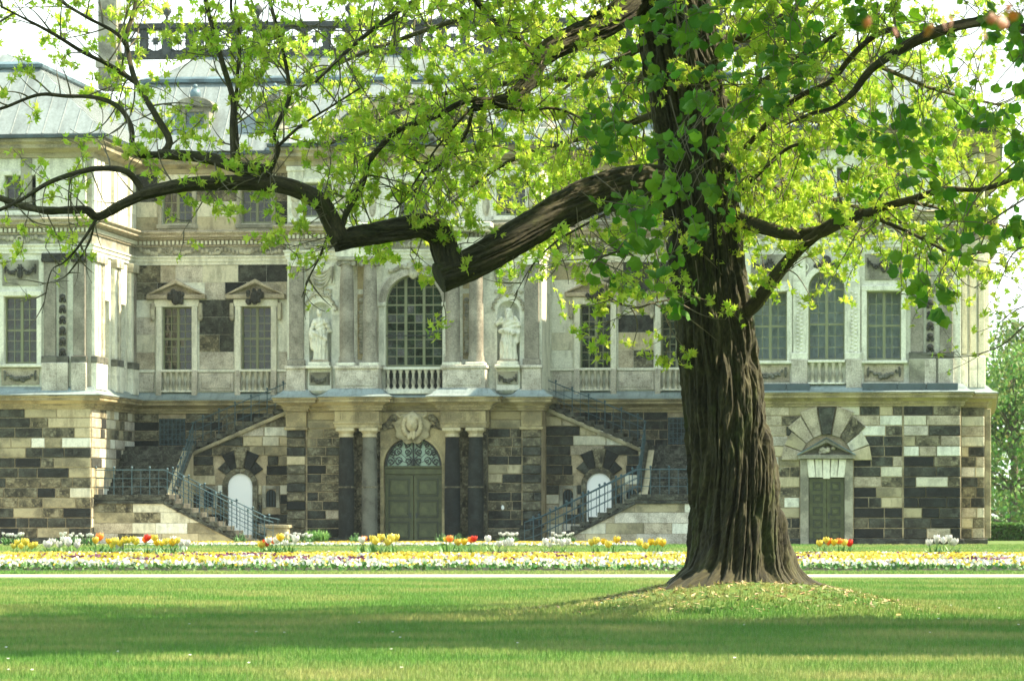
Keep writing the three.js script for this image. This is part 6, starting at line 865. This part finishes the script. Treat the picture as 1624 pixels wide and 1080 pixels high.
{ // a near twig of copper leaves, out of focus
  const t = thing('copper_twig', 'blurred twig with copper brown leaves at the top right corner', 'twig'), r = rng(12), mt = new THREE.MeshPhysicalMaterial({ color: C(0.36, 0.11, 0.015), roughness: 0.5, transmission: 0.5, thickness: 0, side: THREE.DoubleSide });
  const d = 10, q = [[1720, -60], [1650, -10], [1590, 20], [1530, 40], [1480, 45], [1470, 50]].map(a => ATP(a[0], a[1], d)); mesh('stem', [tube(new THREE.CatmullRomCurve3(q).getPoints(20), 0.0012, 5)], twigMat, t);
  for (const [x, y] of [[1500, 36], [1512, 32], [1482, 46], [1590, 22], [1605, 14], [1580, 34], [1566, 58], [1600, 40], [1425, 55], [1380, 42], [1615, 22]]) { const m = mesh('leaf', roundLeaf, mt, t); m.position.copy(ATP(x, y, d + r() * 0.3)); m.rotation.set(r() * 2 - 1, r() * 2, r() * 3); m.scale.setScalar(0.025 + r() * 0.011); }
}

// ---------------------------------------------------------------- hedge and wood at the right
{
  const h = thing('clipped_hedge', 'low clipped hedge beyond the right palace corner', 'hedge'); const d = 178, x0 = (1555 - 812) / 6460 * d, r = rng(61), L = []; h.position.set(x0 + 6, 0, -d);
  mesh('core', [box(-6, 6, 0, 0.68, -0.5, 0.5)], stone(0.03, 0.06, 0.02), h);
  for (let i = 0; i < 9000; i++) { const top = r() < 0.4; L.push({ p: V((r() * 2 - 1) * 6, top ? 0.66 + r() * 0.1 : r() * 0.74, top ? (r() - 0.5) * 1 : 0.48 + r() * 0.1), e: [r() * 6, r() * 6, r() * 6], s: 0.07 + r() * 0.05, c: [0.06 + r() * 0.05, 0.17 + r() * 0.08, 0.035] }); } instanced('leaves', roundLeaf, leafMat, L, h);
}
function woodTree(x, z, h, R, seed, label, tone, sp = 1.1, ls = 1, group = 'trees of the park behind the palace') {
  const t = thing('woodland_tree', label, 'tree', group), r = rng(seed), base = V(x, 0, z); t.position.copy(base);
  const tp = [V(0, -0.1, 0), V(0.2, h * 0.3, 0), V(-0.1, h * 0.6, 0.1), V(0, h * 0.92, 0)]; mesh('trunk', std(tube(new THREE.CatmullRomCurve3(tp).getPoints(16), [...Array(17).keys()].map(i => 0.32 * (1 - i / 19)), 8)), twigMat, t);
  const L = [], cl = []; for (let i = 0; i < 95; i++) { const a = r() * 6.28, y = 0.06 + r() * 0.92, q = R * Math.pow(r(), 0.5) * (0.55 + 0.6 * Math.sin(Math.PI * clamp(y * 0.9 + 0.12, 0, 1))); cl.push(V(Math.cos(a) * q, h * y, Math.sin(a) * q)); }
  cl.forEach((c, i) => { if (i % 3 === 0) { const s = V(0, c.y * 0.75, 0); mesh('branch', std(tube([s, s.clone().lerp(c, 0.5).add(V(0, 0.3, 0)), c], [0.09, 0.06, 0.02], 5)), twigMat, t); } for (let k = 0; k < 75; k++) L.push({ p: c.clone().add(V((r() + r() + r() - 1.5) * sp, (r() + r() + r() - 1.5) * sp * 0.8, (r() + r() + r() - 1.5) * sp)), e: [r() * 6, r() * 6, r() * 6], s: (0.16 + r() * 0.13) * ls, c: [tone[0] * (0.7 + r() * 0.6), tone[1] * (0.7 + r() * 0.5), tone[2]] }); }); instanced('crown', roundLeaf, leafMat, L, t);
}
woodTree(28.5, -232, 10.5, 4.2, 1, 'pale green park tree nearest the palace corner', [0.16, 0.30, 0.06]); woodTree(32.5, -240, 12, 4.6, 2, 'bright green park tree at the right picture edge', [0.22, 0.36, 0.06]); woodTree(30.5, -262, 13.5, 5, 3, 'taller sparse park tree behind the nearest two', [0.16, 0.26, 0.08]); woodTree(36.5, -252, 12.5, 5, 4, 'park tree mostly beyond the right picture edge', [0.18, 0.32, 0.06]); woodTree(25.5, -258, 11, 4.5, 5, 'park tree mostly hidden behind the palace corner', [0.15, 0.27, 0.06]);
// park trees behind the camera: the palace windows mirror them
[[-52, 34], [-36, 26], [-20, 34], [-4, 27], [12, 35], [28, 27], [44, 36], [60, 28], [78, 36]].forEach(([x, z], i) => woodTree(x, z, 25 + (i * 7) % 6, 8.5, 20 + i, 'tall park tree of the row mirrored in the palace windows', [0.10, 0.22, 0.045], 2.6, 2.8, 'park trees mirrored in the windows'));

scene.traverse(o => { if (o.isMesh) { o.castShadow = true; o.receiveShadow = true; } });
renderer.render(scene, camera);
